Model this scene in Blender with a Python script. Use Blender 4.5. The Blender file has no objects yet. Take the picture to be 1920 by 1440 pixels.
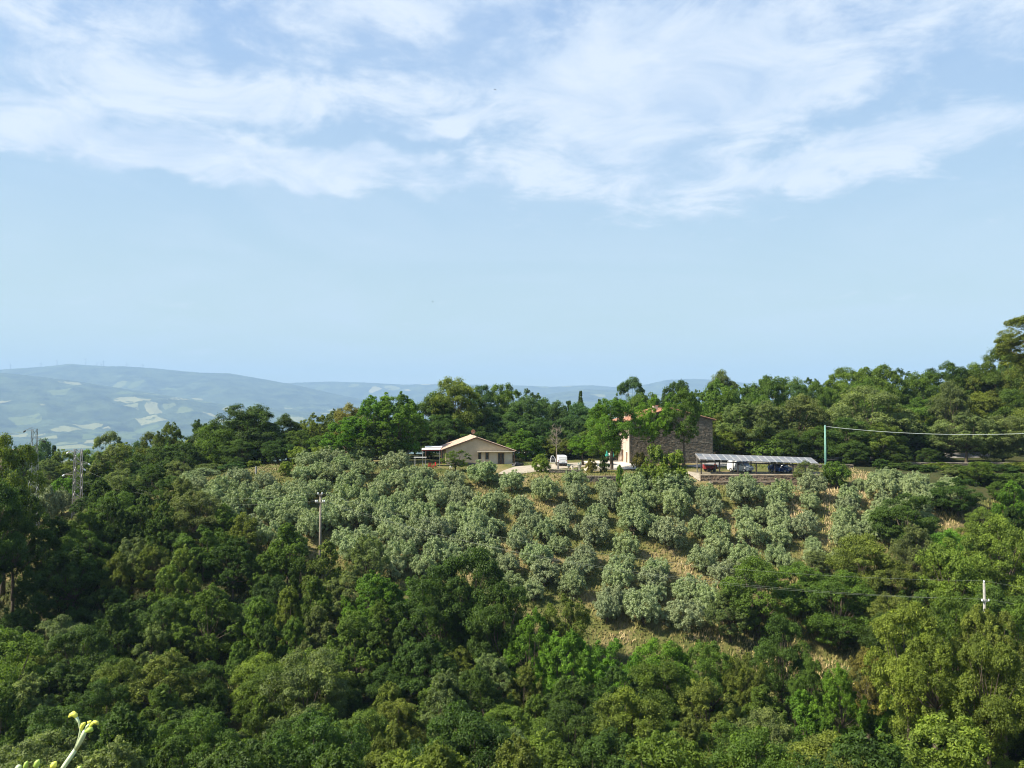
import bpy, math, random
import numpy as np
from mathutils import Vector, Matrix

R = math.radians
rng = np.random.default_rng(11)
random.seed(5)
scene = bpy.context.scene
col = scene.collection

# ------------------------------------------------------------------ camera
W0, H0, F = 1920.0, 1440.0, 1478.0            # size of the photograph and its focal length in pixels
HORIZON = 770.0
PITCH = math.atan((HORIZON - H0 / 2) / F)
cam_d = bpy.data.cameras.new('camera')
cam_d.sensor_width = 36.0
cam_d.lens = 36.0 * F / W0
cam_d.clip_start = 0.05
cam_d.clip_end = 80000
cam = bpy.data.objects.new('camera', cam_d)
cam.rotation_euler = (R(90) + PITCH, 0, 0)
col.objects.link(cam)
scene.camera = cam

SUN_EL, SUN_AZ = 47.0, -106.0      # azimuth from +y, clockwise positive -> the sun stands to the left, a little towards us
sd = Vector((math.sin(R(SUN_AZ)) * math.cos(R(SUN_EL)), math.cos(R(SUN_AZ)) * math.cos(R(SUN_EL)), math.sin(R(SUN_EL))))
sun_d = bpy.data.lights.new('sun', 'SUN')
sun_d.energy = 4.5
sun_d.angle = R(4.0)
sun_d.color = (1.0, 0.93, 0.78)
sun = bpy.data.objects.new('sun', sun_d)
sun.rotation_euler = sd.to_track_quat('Z', 'Y').to_euler()
col.objects.link(sun)

vs = scene.view_settings
vs.view_transform = 'Standard'
vs.look = 'None'
vs.exposure = 1.3
vs.gamma = 1.0
vs.use_curve_mapping = False
cy = scene.cycles
cy.use_denoising = True
cy.denoising_prefilter = 'ACCURATE'
cy.filter_width = 1.1
cy.max_bounces = 6
cy.diffuse_bounces = 3
cy.glossy_bounces = 3
cy.transmission_bounces = 4
cy.transparent_max_bounces = 8
cy.volume_bounces = 0
cy.sample_clamp_indirect = 6


def pixdir(px, py):
    v = Vector(((px - W0 / 2) / F, 1.0, (H0 / 2 - py) / F))
    v.rotate(Matrix.Rotation(PITCH, 3, 'X'))
    return v


def project(x, y, z):
    v = Vector((x, y, z))
    v.rotate(Matrix.Rotation(-PITCH, 3, 'X'))
    return W0 / 2 + F * v.x / v.y, H0 / 2 - F * v.z / v.y


def at(px, py, Y):
    """the point on the photograph's ray (px, py) that lies Y metres ahead"""
    v = pixdir(px, py)
    return v * (Y / v.y)


# ------------------------------------------------------------------ node helpers
class NT:
    def __init__(s, tree):
        s.t = tree
        tree.nodes.clear()

    def n(s, kind, **kw):
        nd = s.t.nodes.new(kind)
        for k, v in kw.items():
            if k.startswith('i_'):
                key = k[2:]
                key = int(key) if key.isdigit() else key
                nd.inputs[key].default_value = v
            else:
                setattr(nd, k, v)
        return nd

    def l(s, a, b):
        s.t.links.new(a, b)

    def math(s, op, a, b=None, c=None, clamp=False):
        nd = s.n('ShaderNodeMath', operation=op, use_clamp=clamp)
        for i, v in enumerate((a, b, c)):
            if v is None:
                continue
            if isinstance(v, (int, float)):
                nd.inputs[i].default_value = v
            else:
                s.l(v, nd.inputs[i])
        return nd.outputs[0]

    def vmath(s, op, a, b=None):
        nd = s.n('ShaderNodeVectorMath', operation=op)
        for i, v in enumerate((a, b)):
            if v is None:
                continue
            if isinstance(v, (tuple, list, Vector)):
                nd.inputs[i].default_value = v
            else:
                s.l(v, nd.inputs[i])
        return nd

    def ramp(s, fac, stops, interp='LINEAR'):
        nd = s.n('ShaderNodeValToRGB')
        nd.color_ramp.interpolation = interp
        el = nd.color_ramp.elements
        while len(el) < len(stops):
            el.new(0.5)
        for e, (p, c) in zip(el, stops):
            e.position = p
            e.color = (*c, 1) if len(c) == 3 else c
        s.l(fac, nd.inputs[0])
        return nd.outputs[0]

    def mix(s, fac, a, b, blend='MIX'):
        nd = s.n('ShaderNodeMix', data_type='RGBA', blend_type=blend)
        for i, v in ((0, fac), (6, a), (7, b)):
            if isinstance(v, (int, float)):
                nd.inputs[i].default_value = v
            elif isinstance(v, tuple):
                nd.inputs[i].default_value = (*v, 1) if len(v) == 3 else v
            else:
                s.l(v, nd.inputs[i])
        return nd.outputs[2]

    def noise(s, vec, scale, detail=3, rough=0.55, dist=0.0):
        nd = s.n('ShaderNodeTexNoise')
        nd.inputs['Scale'].default_value = scale
        nd.inputs['Detail'].default_value = detail
        nd.inputs['Roughness'].default_value = rough
        nd.inputs['Distortion'].default_value = dist
        if vec is not None:
            s.l(vec, nd.inputs['Vector'])
        return nd.outputs[0]


# ------------------------------------------------------------------ sky: Nishita with a sheet of broken cloud
world = bpy.data.worlds.new('World')
scene.world = world
world.use_nodes = True
w = NT(world.node_tree)
sky = w.n('ShaderNodeTexSky', sky_type='NISHITA', sun_disc=False)
sky.sun_elevation = R(SUN_EL)
sky.sun_rotation = R(SUN_AZ)
sky.altitude = 400
sky.air_density = 1.0
sky.dust_density = 1.6
sky.ozone_density = 1.6
D = w.n('ShaderNodeTexCoord').outputs['Generated']
sep = w.n('ShaderNodeSeparateXYZ')
w.l(D, sep.inputs[0])
den = w.math('ADD', w.math('MAXIMUM', sep.outputs[2], 0.0), 0.10)
comb = w.n('ShaderNodeCombineXYZ')
w.l(w.math('DIVIDE', sep.outputs[0], den), comb.inputs[0])
w.l(w.math('DIVIDE', sep.outputs[1], den), comb.inputs[1])
P = comb.outputs[0]
n_big = w.noise(P, 0.85, 5, 0.55, 0.4)
n_mid = w.noise(P, 3.2, 7, 0.62, 0.6)
n_fine = w.noise(P, 9.0, 6, 0.65, 0.3)
wob = w.n('ShaderNodeTexNoise')
wob.inputs['Scale'].default_value = 2.6
wob.inputs['Detail'].default_value = 5
wob.inputs['Roughness'].default_value = 0.6
w.l(D, wob.inputs['Vector'])
wv = w.vmath('SCALE', w.vmath('SUBTRACT', wob.outputs['Color'], (0.5, 0.5, 0.5)).outputs[0])
wv.inputs['Scale'].default_value = 0.22
DW = w.vmath('ADD', D, wv.outputs[0]).outputs[0]
BLOBS = [  # px, py, half width, half height, weight
    (250, 50, 560, 110, 0.55), (380, 165, 430, 66, 0.50), (90, 212, 320, 44, 0.5), (560, 286, 300, 30, 0.95),
    (260, 280, 220, 24, 0.62), (760, 18, 270, 42, 0.45), (1060, 150, 330, 62, 0.45), (1330, 90, 380, 150, 0.42),
    (1740, 70, 380, 130, 0.45), (1160, 270, 210, 95, 0.62), (1420, 210, 170, 60, 0.3), (1700, 285, 280, 34, 0.85),
    (1620, 352, 330, 50, 0.42), (828, 236, 70, 14, 0.9), (770, 690, 90, 26, 0.4), (430, 682, 70, 26, 0.4),
    (740, 112, 190, 34, -0.75), (900, 60, 70, 16, -0.35), (1062, 48, 44, 50, -0.8), (860, 238, 180, 46, -0.42),
    (1700, 228, 300, 26, -0.5), (560, 240, 260, 20, -0.7), (1000, 455, 1500, 110, -0.20), (400, 345, 420, 36, -0.2),
    (420, 20, 40, 40, -0.3), (1640, 20, 60, 60, -0.25),
]
acc = w.math('MULTIPLY_ADD', n_big, 1.1, -0.82)
for px, py, rx, ry, wt in BLOBS:
    c = pixdir(px, py).normalized()
    sc = Vector((F / rx, F / max(rx, 200) * 0.6, F / ry))
    dd = w.vmath('MULTIPLY', w.vmath('SUBTRACT', DW, c).outputs[0], sc)
    q = w.vmath('DOT_PRODUCT', dd.outputs[0], dd.outputs[0]).outputs['Value']
    g = w.math('EXPONENT', w.math('MULTIPLY', q, -0.75))
    acc = w.math('MULTIPLY_ADD', g, wt, acc)
acc = w.math('MULTIPLY_ADD', w.math('SUBTRACT', n_mid, 0.5), 1.9, acc)
acc = w.math('MULTIPLY_ADD', w.math('SUBTRACT', n_fine, 0.5), 1.0, acc)
n_x = w.noise(P, 24.0, 5, 0.65, 0.2)
acc = w.math('MULTIPLY_ADD', w.math('SUBTRACT', n_x, 0.5), 0.45, acc)
mr = w.n('ShaderNodeMapRange', interpolation_type='SMOOTHSTEP')
mr.inputs['From Min'].default_value = -0.16
mr.inputs['From Max'].default_value = 0.72
w.l(acc, mr.inputs[0])
hor = w.n('ShaderNodeMapRange', interpolation_type='SMOOTHSTEP')
hor.inputs['From Min'].default_value = 0.0
hor.inputs['From Max'].default_value = 0.22
w.l(sep.outputs[2], hor.inputs[0])
cmask = w.math('MULTIPLY', mr.outputs[0], w.math('MULTIPLY_ADD', hor.outputs[0], 0.55, 0.25))
shade = w.ramp(n_mid, [(0.36, (3.4, 4.15, 5.2)), (0.60, (4.9, 5.3, 5.8))])
# thin veil that whitens the blue towards the horizon
veil_f = w.ramp(sep.outputs[2], [(0.0, (0.90,) * 3), (0.12, (0.88,) * 3), (0.30, (0.75,) * 3), (0.55, (0.55,) * 3)])
veil_c = w.ramp(sep.outputs[2], [(0.0, (3.55, 4.35, 3.7)), (0.10, (3.5, 4.3, 4.0)), (0.25, (2.85, 3.85, 4.6)), (0.5, (1.9, 3.05, 5.1))])
base = w.mix(veil_f, sky.outputs[0], veil_c)
n_v = w.noise(P, 0.7, 6, 0.6, 1.2)
base = w.mix(w.ramp(n_v, [(0.42, (0.0,) * 3), (0.75, (0.42,) * 3)]), base, (3.9, 4.6, 5.3))
skyc = w.mix(cmask, base, shade)
bg = w.n('ShaderNodeBackground', i_Strength=0.076)
w.l(skyc, bg.inputs[0])
wo = w.n('ShaderNodeOutputWorld')
w.l(bg.outputs[0], wo.inputs[0])


# ------------------------------------------------------------------ materials
def mat(name):
    m = bpy.data.materials.new(name)
    m.use_nodes = True
    return m, NT(m.node_tree)


def simple(name, color, rough=0.7, metal=0.0, spec=0.5, var=0.12, scale=3.0, bump=0.0):
    m, t = mat(name)
    b = t.n('ShaderNodeBsdfPrincipled')
    b.inputs['Roughness'].default_value = rough
    b.inputs['Metallic'].default_value = metal
    b.inputs['Specular IOR Level'].default_value = spec
    tc = t.n('ShaderNodeTexCoord').outputs['Object']
    nz = t.noise(tc, scale, 5, 0.6)
    lo = tuple(max(0, c * (1 - var * 2)) for c in color)
    hi = tuple(min(1, c * (1 + var)) for c in color)
    t.l(t.ramp(nz, [(0.3, lo), (0.65, hi)]), b.inputs['Base Color'])
    if bump:
        bp = t.n('ShaderNodeBump')
        bp.inputs['Strength'].default_value = bump
        t.l(nz, bp.inputs['Height'])
        t.l(bp.outputs[0], b.inputs['Normal'])
    o = t.n('ShaderNodeOutputMaterial')
    t.l(b.outputs[0], o.inputs[0])
    return m


def leaf_material(name, trans=0.3, rough=0.5, spec=0.35, spread=0.6, flip=(0.9, 1.15, 0.75), back=None):
    """leaf colour = the object's own colour, varied from clump to clump and from leaf to leaf"""
    m, t = mat(name)
    oi = t.n('ShaderNodeObjectInfo')
    tint = t.n('ShaderNodeAttribute', attribute_name='tint').outputs['Fac']
    lo, hi = 1 - spread, 1 + spread
    v = t.ramp(tint, [(0.0, (lo * 0.92, lo, lo * 1.02)), (0.5, (0.98, 1.0, 0.95)), (0.88, (hi * 1.05, hi, hi * 0.75)), (1.0, (hi * 1.3, hi * 1.2, hi * 0.85))])
    c = t.mix(1.0, oi.outputs['Color'], v, 'MULTIPLY')
    if back is not None:
        geo = t.n('ShaderNodeNewGeometry')
        c = t.mix(t.math('MULTIPLY', geo.outputs['Backfacing'], 0.7), c, back)
    b = t.n('ShaderNodeBsdfPrincipled')
    b.inputs['Roughness'].default_value = rough
    b.inputs['Specular IOR Level'].default_value = spec
    t.l(c, b.inputs['Base Color'])
    tr = t.n('ShaderNodeBsdfTranslucent')
    t.l(t.mix(1.0, c, (1.5, 1.6, 0.6), 'MULTIPLY'), tr.inputs[0])
    mx = t.n('ShaderNodeMixShader')
    mx.inputs[0].default_value = trans
    t.l(b.outputs[0], mx.inputs[1])
    t.l(tr.outputs[0], mx.inputs[2])
    o = t.n('ShaderNodeOutputMaterial')
    t.l(mx.outputs[0], o.inputs[0])
    return m


def tinted(name, c0, c1, rough=0.85, scale=6.0, bump=0.3):
    """masonry or tile: each piece has its own 'tint' between two colours"""
    m, t = mat(name)
    a = t.n('ShaderNodeAttribute', attribute_name='tint').outputs['Fac']
    mid = tuple((x + y) / 2 * k for x, y, k in zip(c0, c1, (1.05, 0.95, 0.9)))
    c = t.ramp(a, [(0.0, c0), (0.5, mid), (1.0, c1)])
    tc = t.n('ShaderNodeTexCoord').outputs['Object']
    nz = t.noise(tc, scale, 5, 0.65)
    c = t.mix(1.0, c, t.ramp(nz, [(0.25, (0.6, 0.6, 0.6)), (0.7, (1.15, 1.12, 1.1))]), 'MULTIPLY')
    b = t.n('ShaderNodeBsdfPrincipled')
    b.inputs['Roughness'].default_value = rough
    b.inputs['Specular IOR Level'].default_value = 0.2
    t.l(c, b.inputs['Base Color'])
    bp = t.n('ShaderNodeBump')
    bp.inputs['Strength'].default_value = bump
    t.l(nz, bp.inputs['Height'])
    t.l(bp.outputs[0], b.inputs['Normal'])
    o = t.n('ShaderNodeOutputMaterial')
    t.l(b.outputs[0], o.inputs[0])
    return m


M = {}
M['leaf'] = leaf_material('leaf', 0.38, 0.6, 0.2)
M['olive_leaf'] = leaf_material('olive_leaf', 0.15, 0.5, 0.3, 0.38, back=(0.27, 0.32, 0.165))
M['bark'] = simple('bark', (0.10, 0.075, 0.05), 0.9, var=0.3, scale=8)
M['bark_pale'] = simple('bark_pale', (0.24, 0.2, 0.15), 0.9, var=0.3, scale=8)
M['plaster_tan'] = simple('plaster_tan', (0.48, 0.38, 0.26), 0.9, var=0.07, scale=0.8, bump=0.05)
M['plaster_pale'] = simple('plaster_pale', (0.52, 0.45, 0.35), 0.9, var=0.06, scale=1.0)
M['plaster_pink'] = simple('plaster_pink', (0.52, 0.40, 0.33), 0.9, var=0.12, scale=0.9, bump=0.08)
M['white'] = simple('white', (0.78, 0.77, 0.74), 0.6, var=0.04)
M['cream'] = simple('cream', (0.66, 0.60, 0.47), 0.8, var=0.12, scale=1.2)
M['glass_dark'] = simple('glass_dark', (0.03, 0.035, 0.045), 0.12, spec=0.6, var=0.05)
M['brown_wood'] = simple('brown_wood', (0.16, 0.085, 0.05), 0.7, var=0.2)
M['dark_wood'] = simple('dark_wood', (0.035, 0.028, 0.024), 0.8, var=0.2)
M['grey_wood'] = simple('grey_wood', (0.19, 0.175, 0.16), 0.9, var=0.2)
M['red'] = simple('red', (0.45, 0.02, 0.025), 0.5, var=0.1)
M['dark_red'] = simple('dark_red', (0.26, 0.03, 0.03), 0.6, var=0.15)
M['black'] = simple('black', (0.012, 0.012, 0.014), 0.5, var=0.1)
M['rubber'] = simple('rubber', (0.02, 0.02, 0.02), 0.85, var=0.1)
M['alu'] = simple('alu', (0.38, 0.38, 0.37), 0.5, 0.2, var=0.05)
M['steel'] = simple('steel', (0.33, 0.33, 0.31), 0.6, 0.3, var=0.25, scale=2)
M['turbine_backlit'] = simple('turbine_backlit', (0.16, 0.17, 0.18), 0.7, var=0.02)  # white turbines, greyed in the colour to look backlit
M['rust_steel'] = simple('rust_steel', (0.42, 0.37, 0.33), 0.75, 0.1, var=0.35, scale=1.5)
M['green_steel'] = simple('green_steel', (0.16, 0.33, 0.27), 0.5, var=0.1)
M['concrete'] = simple('concrete', (0.20, 0.17, 0.13), 0.9, var=0.15)
M['pale_concrete'] = simple('pale_concrete', (0.28, 0.27, 0.24), 0.9, var=0.15)
M['porcelain'] = simple('porcelain', (0.8, 0.82, 0.82), 0.2, var=0.03)
M['cable'] = simple('cable', (0.20, 0.23, 0.17), 0.6)
M['pale_cable'] = simple('pale_cable', (0.5, 0.55, 0.5), 0.5)
M['van_paint'] = simple('van_paint', (0.78, 0.79, 0.80), 0.25, spec=0.6, var=0.02)
M['blue_paint'] = simple('blue_paint', (0.02, 0.05, 0.18), 0.22, spec=0.6, var=0.03)
M['teal'] = simple('teal', (0.05, 0.42, 0.33), 0.8)
M['terracotta'] = tinted('terracotta', (0.33, 0.16, 0.10), (0.50, 0.30, 0.21), 0.85)
M['pale_tile'] = tinted('pale_tile', (0.46, 0.34, 0.26), (0.64, 0.51, 0.41), 0.85)
M['stone'] = tinted('stone', (0.13, 0.12, 0.095), (0.27, 0.245, 0.195), 0.95)
M['warm_stone'] = tinted('warm_stone', (0.15, 0.12, 0.09), (0.38, 0.32, 0.24), 0.95)
M['mortar'] = simple('mortar', (0.19, 0.17, 0.13), 0.95, var=0.15)
M['gravel'] = simple('gravel', (0.34, 0.29, 0.22), 0.95, var=0.15, scale=2.0, bump=0.2)
M['soil'] = simple('soil', (0.17, 0.145, 0.095), 0.95, var=0.25, scale=1.2, bump=0.2)
M['pale_paving'] = simple('pale_paving', (0.56, 0.50, 0.42), 0.9, var=0.1, scale=1.0)
M['asphalt'] = simple('asphalt', (0.24, 0.225, 0.21), 0.9, var=0.12, scale=1.5)
M['yellow_bud'] = simple('yellow_bud', (0.72, 0.70, 0.10), 0.5, var=0.2, scale=60)
M['green_bud'] = simple('green_bud', (0.36, 0.50, 0.08), 0.5, var=0.2, scale=60)
M['pale_stem'] = simple('pale_stem', (0.52, 0.60, 0.34), 0.5, var=0.15, scale=40)

# solar panel: fine cell grid over blue-grey glass, base lifted to suggest reflected sky
m, t = mat('solar_glass')
b = t.n('ShaderNodeBsdfPrincipled')
b.inputs['Roughness'].default_value = 0.35
b.inputs['Specular IOR Level'].default_value = 0.5
b.inputs['Coat Weight'].default_value = 0.15
b.inputs['Coat Roughness'].default_value = 0.2
tc = t.n('ShaderNodeTexCoord').outputs['Object']
br = t.n('ShaderNodeTexBrick', offset=0.0, i_Scale=1.0)
br.inputs['Brick Width'].default_value = 0.16
br.inputs['Row Height'].default_value = 0.16
br.inputs['Mortar Size'].default_value = 0.006
br.inputs['Color1'].default_value = (0.13, 0.135, 0.14, 1)
br.inputs['Color2'].default_value = (0.15, 0.15, 0.15, 1)
br.inputs['Mortar'].default_value = (0.26, 0.26, 0.25, 1)
t.l(tc, br.inputs['Vector'])
oi = t.n('ShaderNodeObjectInfo')
t.l(t.mix(1.0, br.outputs[0], t.ramp(oi.outputs['Random'], [(0, (0.8, 0.85, 0.9)), (1, (1.3, 1.2, 1.15))]), 'MULTIPLY'), b.inputs['Base Color'])
t.l(b.outputs[0], t.n('ShaderNodeOutputMaterial').inputs[0])
M['solar_glass'] = m

# near ground: dry grass, green grass, bare pinkish soil
m, t = mat('meadow')
tc = t.n('ShaderNodeTexCoord').outputs['Object']
n1 = t.noise(tc, 0.075, 4, 0.6, 0.4)
n2 = t.noise(tc, 0.55, 5, 0.65)
n3 = t.noise(tc, 5.0, 4, 0.7)
c = t.ramp(t.math('MULTIPLY_ADD', n2, 0.55, t.math('MULTIPLY', n1, 0.6)), [
    (0.42, (0.065, 0.085, 0.022)), (0.54, (0.115, 0.120, 0.036)), (0.64, (0.20, 0.165, 0.07)), (0.76, (0.32, 0.24, 0.14))])
wf_ = t.n('ShaderNodeAttribute', attribute_name='wood_and_shade').outputs['Fac']
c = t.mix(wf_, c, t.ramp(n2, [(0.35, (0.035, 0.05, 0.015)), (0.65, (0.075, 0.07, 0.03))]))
c = t.mix(1.0, c, t.ramp(n3, [(0.3, (0.65, 0.65, 0.65)), (0.7, (1.2, 1.2, 1.2))]), 'MULTIPLY')
b = t.n('ShaderNodeBsdfPrincipled')
b.inputs['Roughness'].default_value = 0.95
b.inputs['Specular IOR Level'].default_value = 0.1
t.l(c, b.inputs['Base Color'])
bp = t.n('ShaderNodeBump')
bp.inputs['Strength'].default_value = 0.6
bp.inputs['Distance'].default_value = 0.3
t.l(n3, bp.inputs['Height'])
t.l(bp.outputs[0], b.inputs['Normal'])
t.l(b.outputs[0], t.n('ShaderNodeOutputMaterial').inputs[0])
M['meadow'] = m

# blades of grass take a tint between green and straw
m, t = mat('grass_blades')
a = t.n('ShaderNodeAttribute', attribute_name='tint').outputs['Fac']
c = t.ramp(a, [(0.0, (0.08, 0.115, 0.025)), (0.42, (0.155, 0.16, 0.045)), (0.70, (0.30, 0.24, 0.10)), (1.0, (0.50, 0.38, 0.22))])
b = t.n('ShaderNodeBsdfPrincipled')
b.inputs['Roughness'].default_value = 0.8
b.inputs['Specular IOR Level'].default_value = 0.15
t.l(c, b.inputs['Base Color'])
t.l(b.outputs[0], t.n('ShaderNodeOutputMaterial').inputs[0])
M['grass_blades'] = m

# far hills: woods and fields
m, t = mat('far_country')
tc = t.n('ShaderNodeTexCoord').outputs['Object']
sepo = t.n('ShaderNodeSeparateXYZ')
t.l(tc, sepo.inputs[0])
wobn = t.n('ShaderNodeTexNoise')
wobn.inputs['Scale'].default_value = 0.0012
wobn.inputs['Detail'].default_value = 3
t.l(tc, wobn.inputs['Vector'])
wv = t.vmath('SCALE', t.vmath('SUBTRACT', wobn.outputs['Color'], (0.5, 0.5, 0.5)).outputs[0])
wv.inputs['Scale'].default_value = 380
pos = t.vmath('ADD', tc, wv.outputs[0]).outputs[0]
pos2 = t.vmath('MULTIPLY', pos, (0.8, 0.62, 0.0)).outputs[0]
vo = t.n('ShaderNodeTexVoronoi', feature='F1')
vo.inputs['Scale'].default_value = 0.0050
t.l(pos2, vo.inputs['Vector'])
ve = t.n('ShaderNodeTexVoronoi', feature='DISTANCE_TO_EDGE')
ve.inputs['Scale'].default_value = 0.0050
t.l(pos2, ve.inputs['Vector'])
sc_ = t.n('ShaderNodeSeparateColor')
t.l(vo.outputs['Color'], sc_.inputs[0])
big = t.noise(tc, 0.00042, 3, 0.5)
zf = t.n('ShaderNodeMapRange')
zf.inputs['From Min'].default_value = 520
zf.inputs['From Max'].default_value = -250
t.l(sepo.outputs[2], zf.inputs[0])
thr = t.math('ADD', t.math('MULTIPLY_ADD', zf.outputs[0], 0.60, -0.62), t.math('MULTIPLY', big, 1.15))
isf = t.math('MULTIPLY', t.math('LESS_THAN', sc_.outputs[0], thr), t.math('GREATER_THAN', ve.outputs['Distance'], 0.09))
fieldc = t.ramp(sc_.outputs[1], [(0.0, (0.06, 0.085, 0.03)), (0.35, (0.10, 0.13, 0.04)), (0.65, (0.18, 0.19, 0.075)), (1.0, (0.28, 0.26, 0.12))])
woodc = t.ramp(t.noise(tc, 0.004, 6, 0.7), [(0.35, (0.014, 0.024, 0.010)), (0.65, (0.085, 0.11, 0.045))])
spk = t.math('GREATER_THAN', t.noise(tc, 0.009, 4, 0.7), 0.60)
isf = t.math('MULTIPLY', isf, t.math('SUBTRACT', 1.0, t.math('MULTIPLY', spk, 0.8)))
c = t.mix(isf, woodc, fieldc)
b = t.n('ShaderNodeBsdfPrincipled')
b.inputs['Roughness'].default_value = 1.0
b.inputs['Specular IOR Level'].default_value = 0.0
t.l(c, b.inputs['Base Color'])
t.l(b.outputs[0], t.n('ShaderNodeOutputMaterial').inputs[0])
M['far_country'] = m


# ------------------------------------------------------------------ mesh builder
class MB:
    def __init__(s):
        s.v, s.f, s.t = [], [], []

    def face(s, idx, tint=0.5):
        s.f.append(idx)
        s.t.append(tint)

    def box(s, x0, x1, y0, y1, z0, z1, tint=0.5, M4=None):
        k = len(s.v)
        vv = [(x0, y0, z0), (x1, y0, z0), (x1, y1, z0), (x0, y1, z0), (x0, y0, z1), (x1, y0, z1), (x1, y1, z1), (x0, y1, z1)]
        if M4 is not None:
            vv = [tuple(M4 @ Vector(p)) for p in vv]
        s.v += vv
        for q in ((0, 3, 2, 1), (4, 5, 6, 7), (0, 1, 5, 4), (1, 2, 6, 5), (2, 3, 7, 6), (3, 0, 4, 7)):
            s.face(tuple(k + i for i in q), tint)
        return s

    def tube(s, pts, rad, n=6, cap=True, tint=0.5):
        pts = [Vector(p) for p in pts]
        if isinstance(rad, (int, float)):
            rad = [rad] * len(pts)
        k = len(s.v)
        prev = None
        for i, p in enumerate(pts):
            d = (pts[min(i + 1, len(pts) - 1)] - pts[max(i - 1, 0)])
            d = d.normalized() if d.length > 1e-9 else Vector((0, 0, 1))
            if prev is None:
                a = d.orthogonal().normalized()
            else:
                a = (prev - d * prev.dot(d))
                a = a.normalized() if a.length > 1e-6 else d.orthogonal().normalized()
            prev = a
            bb = d.cross(a)
            for j in range(n):
                an = 2 * math.pi * j / n
                s.v.append(tuple(p + (a * math.cos(an) + bb * math.sin(an)) * rad[i]))
        for i in range(len(pts) - 1):
            for j in range(n):
                s.face((k + i * n + j, k + i * n + (j + 1) % n, k + (i + 1) * n + (j + 1) % n, k + (i + 1) * n + j), tint)
        if cap:
            s.face(tuple(k + j for j in reversed(range(n))), tint)
            s.face(tuple(k + (len(pts) - 1) * n + j for j in range(n)), tint)
        return s

    def ball(s, c, r, seg=10, rings=6, tint=0.5):
        k = len(s.v)
        r = (r, r, r) if isinstance(r, (int, float)) else r
        for i in range(rings + 1):
            ph = math.pi * i / rings
            for j in range(seg):
                th = 2 * math.pi * j / seg
                s.v.append((c[0] + r[0] * math.sin(ph) * math.cos(th), c[1] + r[1] * math.sin(ph) * math.sin(th), c[2] + r[2] * math.cos(ph)))
        for i in range(rings):
            for j in range(seg):
                s.face((k + i * seg + j, k + (i + 1) * seg + j, k + (i + 1) * seg + (j + 1) % seg, k + i * seg + (j + 1) % seg), tint)
        return s

    def loft(s, secs, cap=True, tint=0.5):
        k = len(s.v)
        n = len(secs[0])
        for sc in secs:
            s.v += [tuple(p) for p in sc]
        for i in range(len(secs) - 1):
            for j in range(n):
                s.face((k + i * n + j, k + (i + 1) * n + j, k + (i + 1) * n + (j + 1) % n, k + i * n + (j + 1) % n), tint)
        if cap:
            s.face(tuple(k + j for j in range(n)), tint)
            s.face(tuple(k + (len(secs) - 1) * n + j for j in reversed(range(n))), tint)
        return s

    def mesh(s, name, material, smooth=False):
        me = bpy.data.meshes.new(name)
        me.from_pydata(s.v, [], s.f)
        at_ = me.attributes.new('tint', 'FLOAT', 'FACE')
        at_.data.foreach_set('value', s.t)
        me.materials.append(M[material])
        if smooth:
            me.polygons.foreach_set('use_smooth', [True] * len(me.polygons))
        me.update()
        return me

    def build(s, name, material, parent=None, smooth=False, **kw):
        o = bpy.data.objects.new(name, s.mesh(name, material, smooth))
        col.objects.link(o)
        if parent is not None:
            o.parent = parent
        tag(o, **kw)
        return o


def tag(o, label=None, cat=None, group=None, kind=None):
    if label:
        o['label'] = label
    if cat:
        o['category'] = cat
    if group:
        o['group'] = group
    if kind:
        o['kind'] = kind
    return o


def thing(name, label, cat, loc=(0, 0, 0), rz=0.0, group=None):
    o = bpy.data.objects.new(name, None)
    o.empty_display_size = 0.3
    o.location = loc
    o.rotation_euler = (0, 0, rz)
    col.objects.link(o)
    return tag(o, label, cat, group)


# ------------------------------------------------------------------ terrain
def sm(a, b, x):
    t_ = np.clip((np.asarray(x, float) - a) / (b - a), 0, 1)
    return t_ * t_ * (3 - 2 * t_)


_py = np.array([-60, -5, 0, 1.5, 3, 10, 25, 45, 65, 82, 95, 110, 125, 130, 133, 150, 172, 200, 230, 280, 400, 700, 1300, 2600, 4000])
_pz = np.array([-1.6, -1.6, -1.65, -1.7, -3.0, -9, -22, -31, -34, -32.5, -28.5, -20.6, -13.6, -12.4, -10.75, -10.15, -10.2, -11, -15, -26, -60, -140, -230, -320, -345])


def fnoise(x, y, s, seed=0):
    x = np.asarray(x, float) / s
    y = np.asarray(y, float) / s
    return (np.sin(x * 1.3 + seed) * np.cos(y * 1.7 - seed * 1.3) + 0.5 * np.sin(x * 2.9 + y * 2.1 + seed * 2.1) + 0.3 * np.cos(x * 5.3 - y * 4.7 + seed)) / 1.8


def terr(x, y):
    x = np.asarray(x, float)
    y = np.asarray(y, float)
    z = np.interp(y, _py, _pz)
    left = sm(-44, -82, x)
    z = z - left * sm(100, 135, y) * 6.8
    z = z - sm(-40, -90, x) * sm(150, 260, y) * (1 - sm(300, 900, y)) * 12
    right = sm(34, 105, x)
    z = z + right * sm(150, 215, y) * (1 - sm(300, 900, y)) * 11
    z = z + sm(230, 600, y) * (1 - sm(700, 1500, y)) * sm(60, 250, x) * 60
    z = z + sm(25, 70, x) * sm(25, 55, y) * (1 - sm(75, 105, y)) * 3.5
    flat = sm(5, 20, np.abs(y - 145) - 8) * 0.6 + 0.4
    z = z + fnoise(x, y, 9, 1.7) * 0.35 * flat * sm(4, 20, y) * (1 - 0.8 * sm(126, 132, y) * (1 - sm(165, 190, y)))
    return z


def terr1(x, y):
    return float(terr(x, y))


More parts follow.
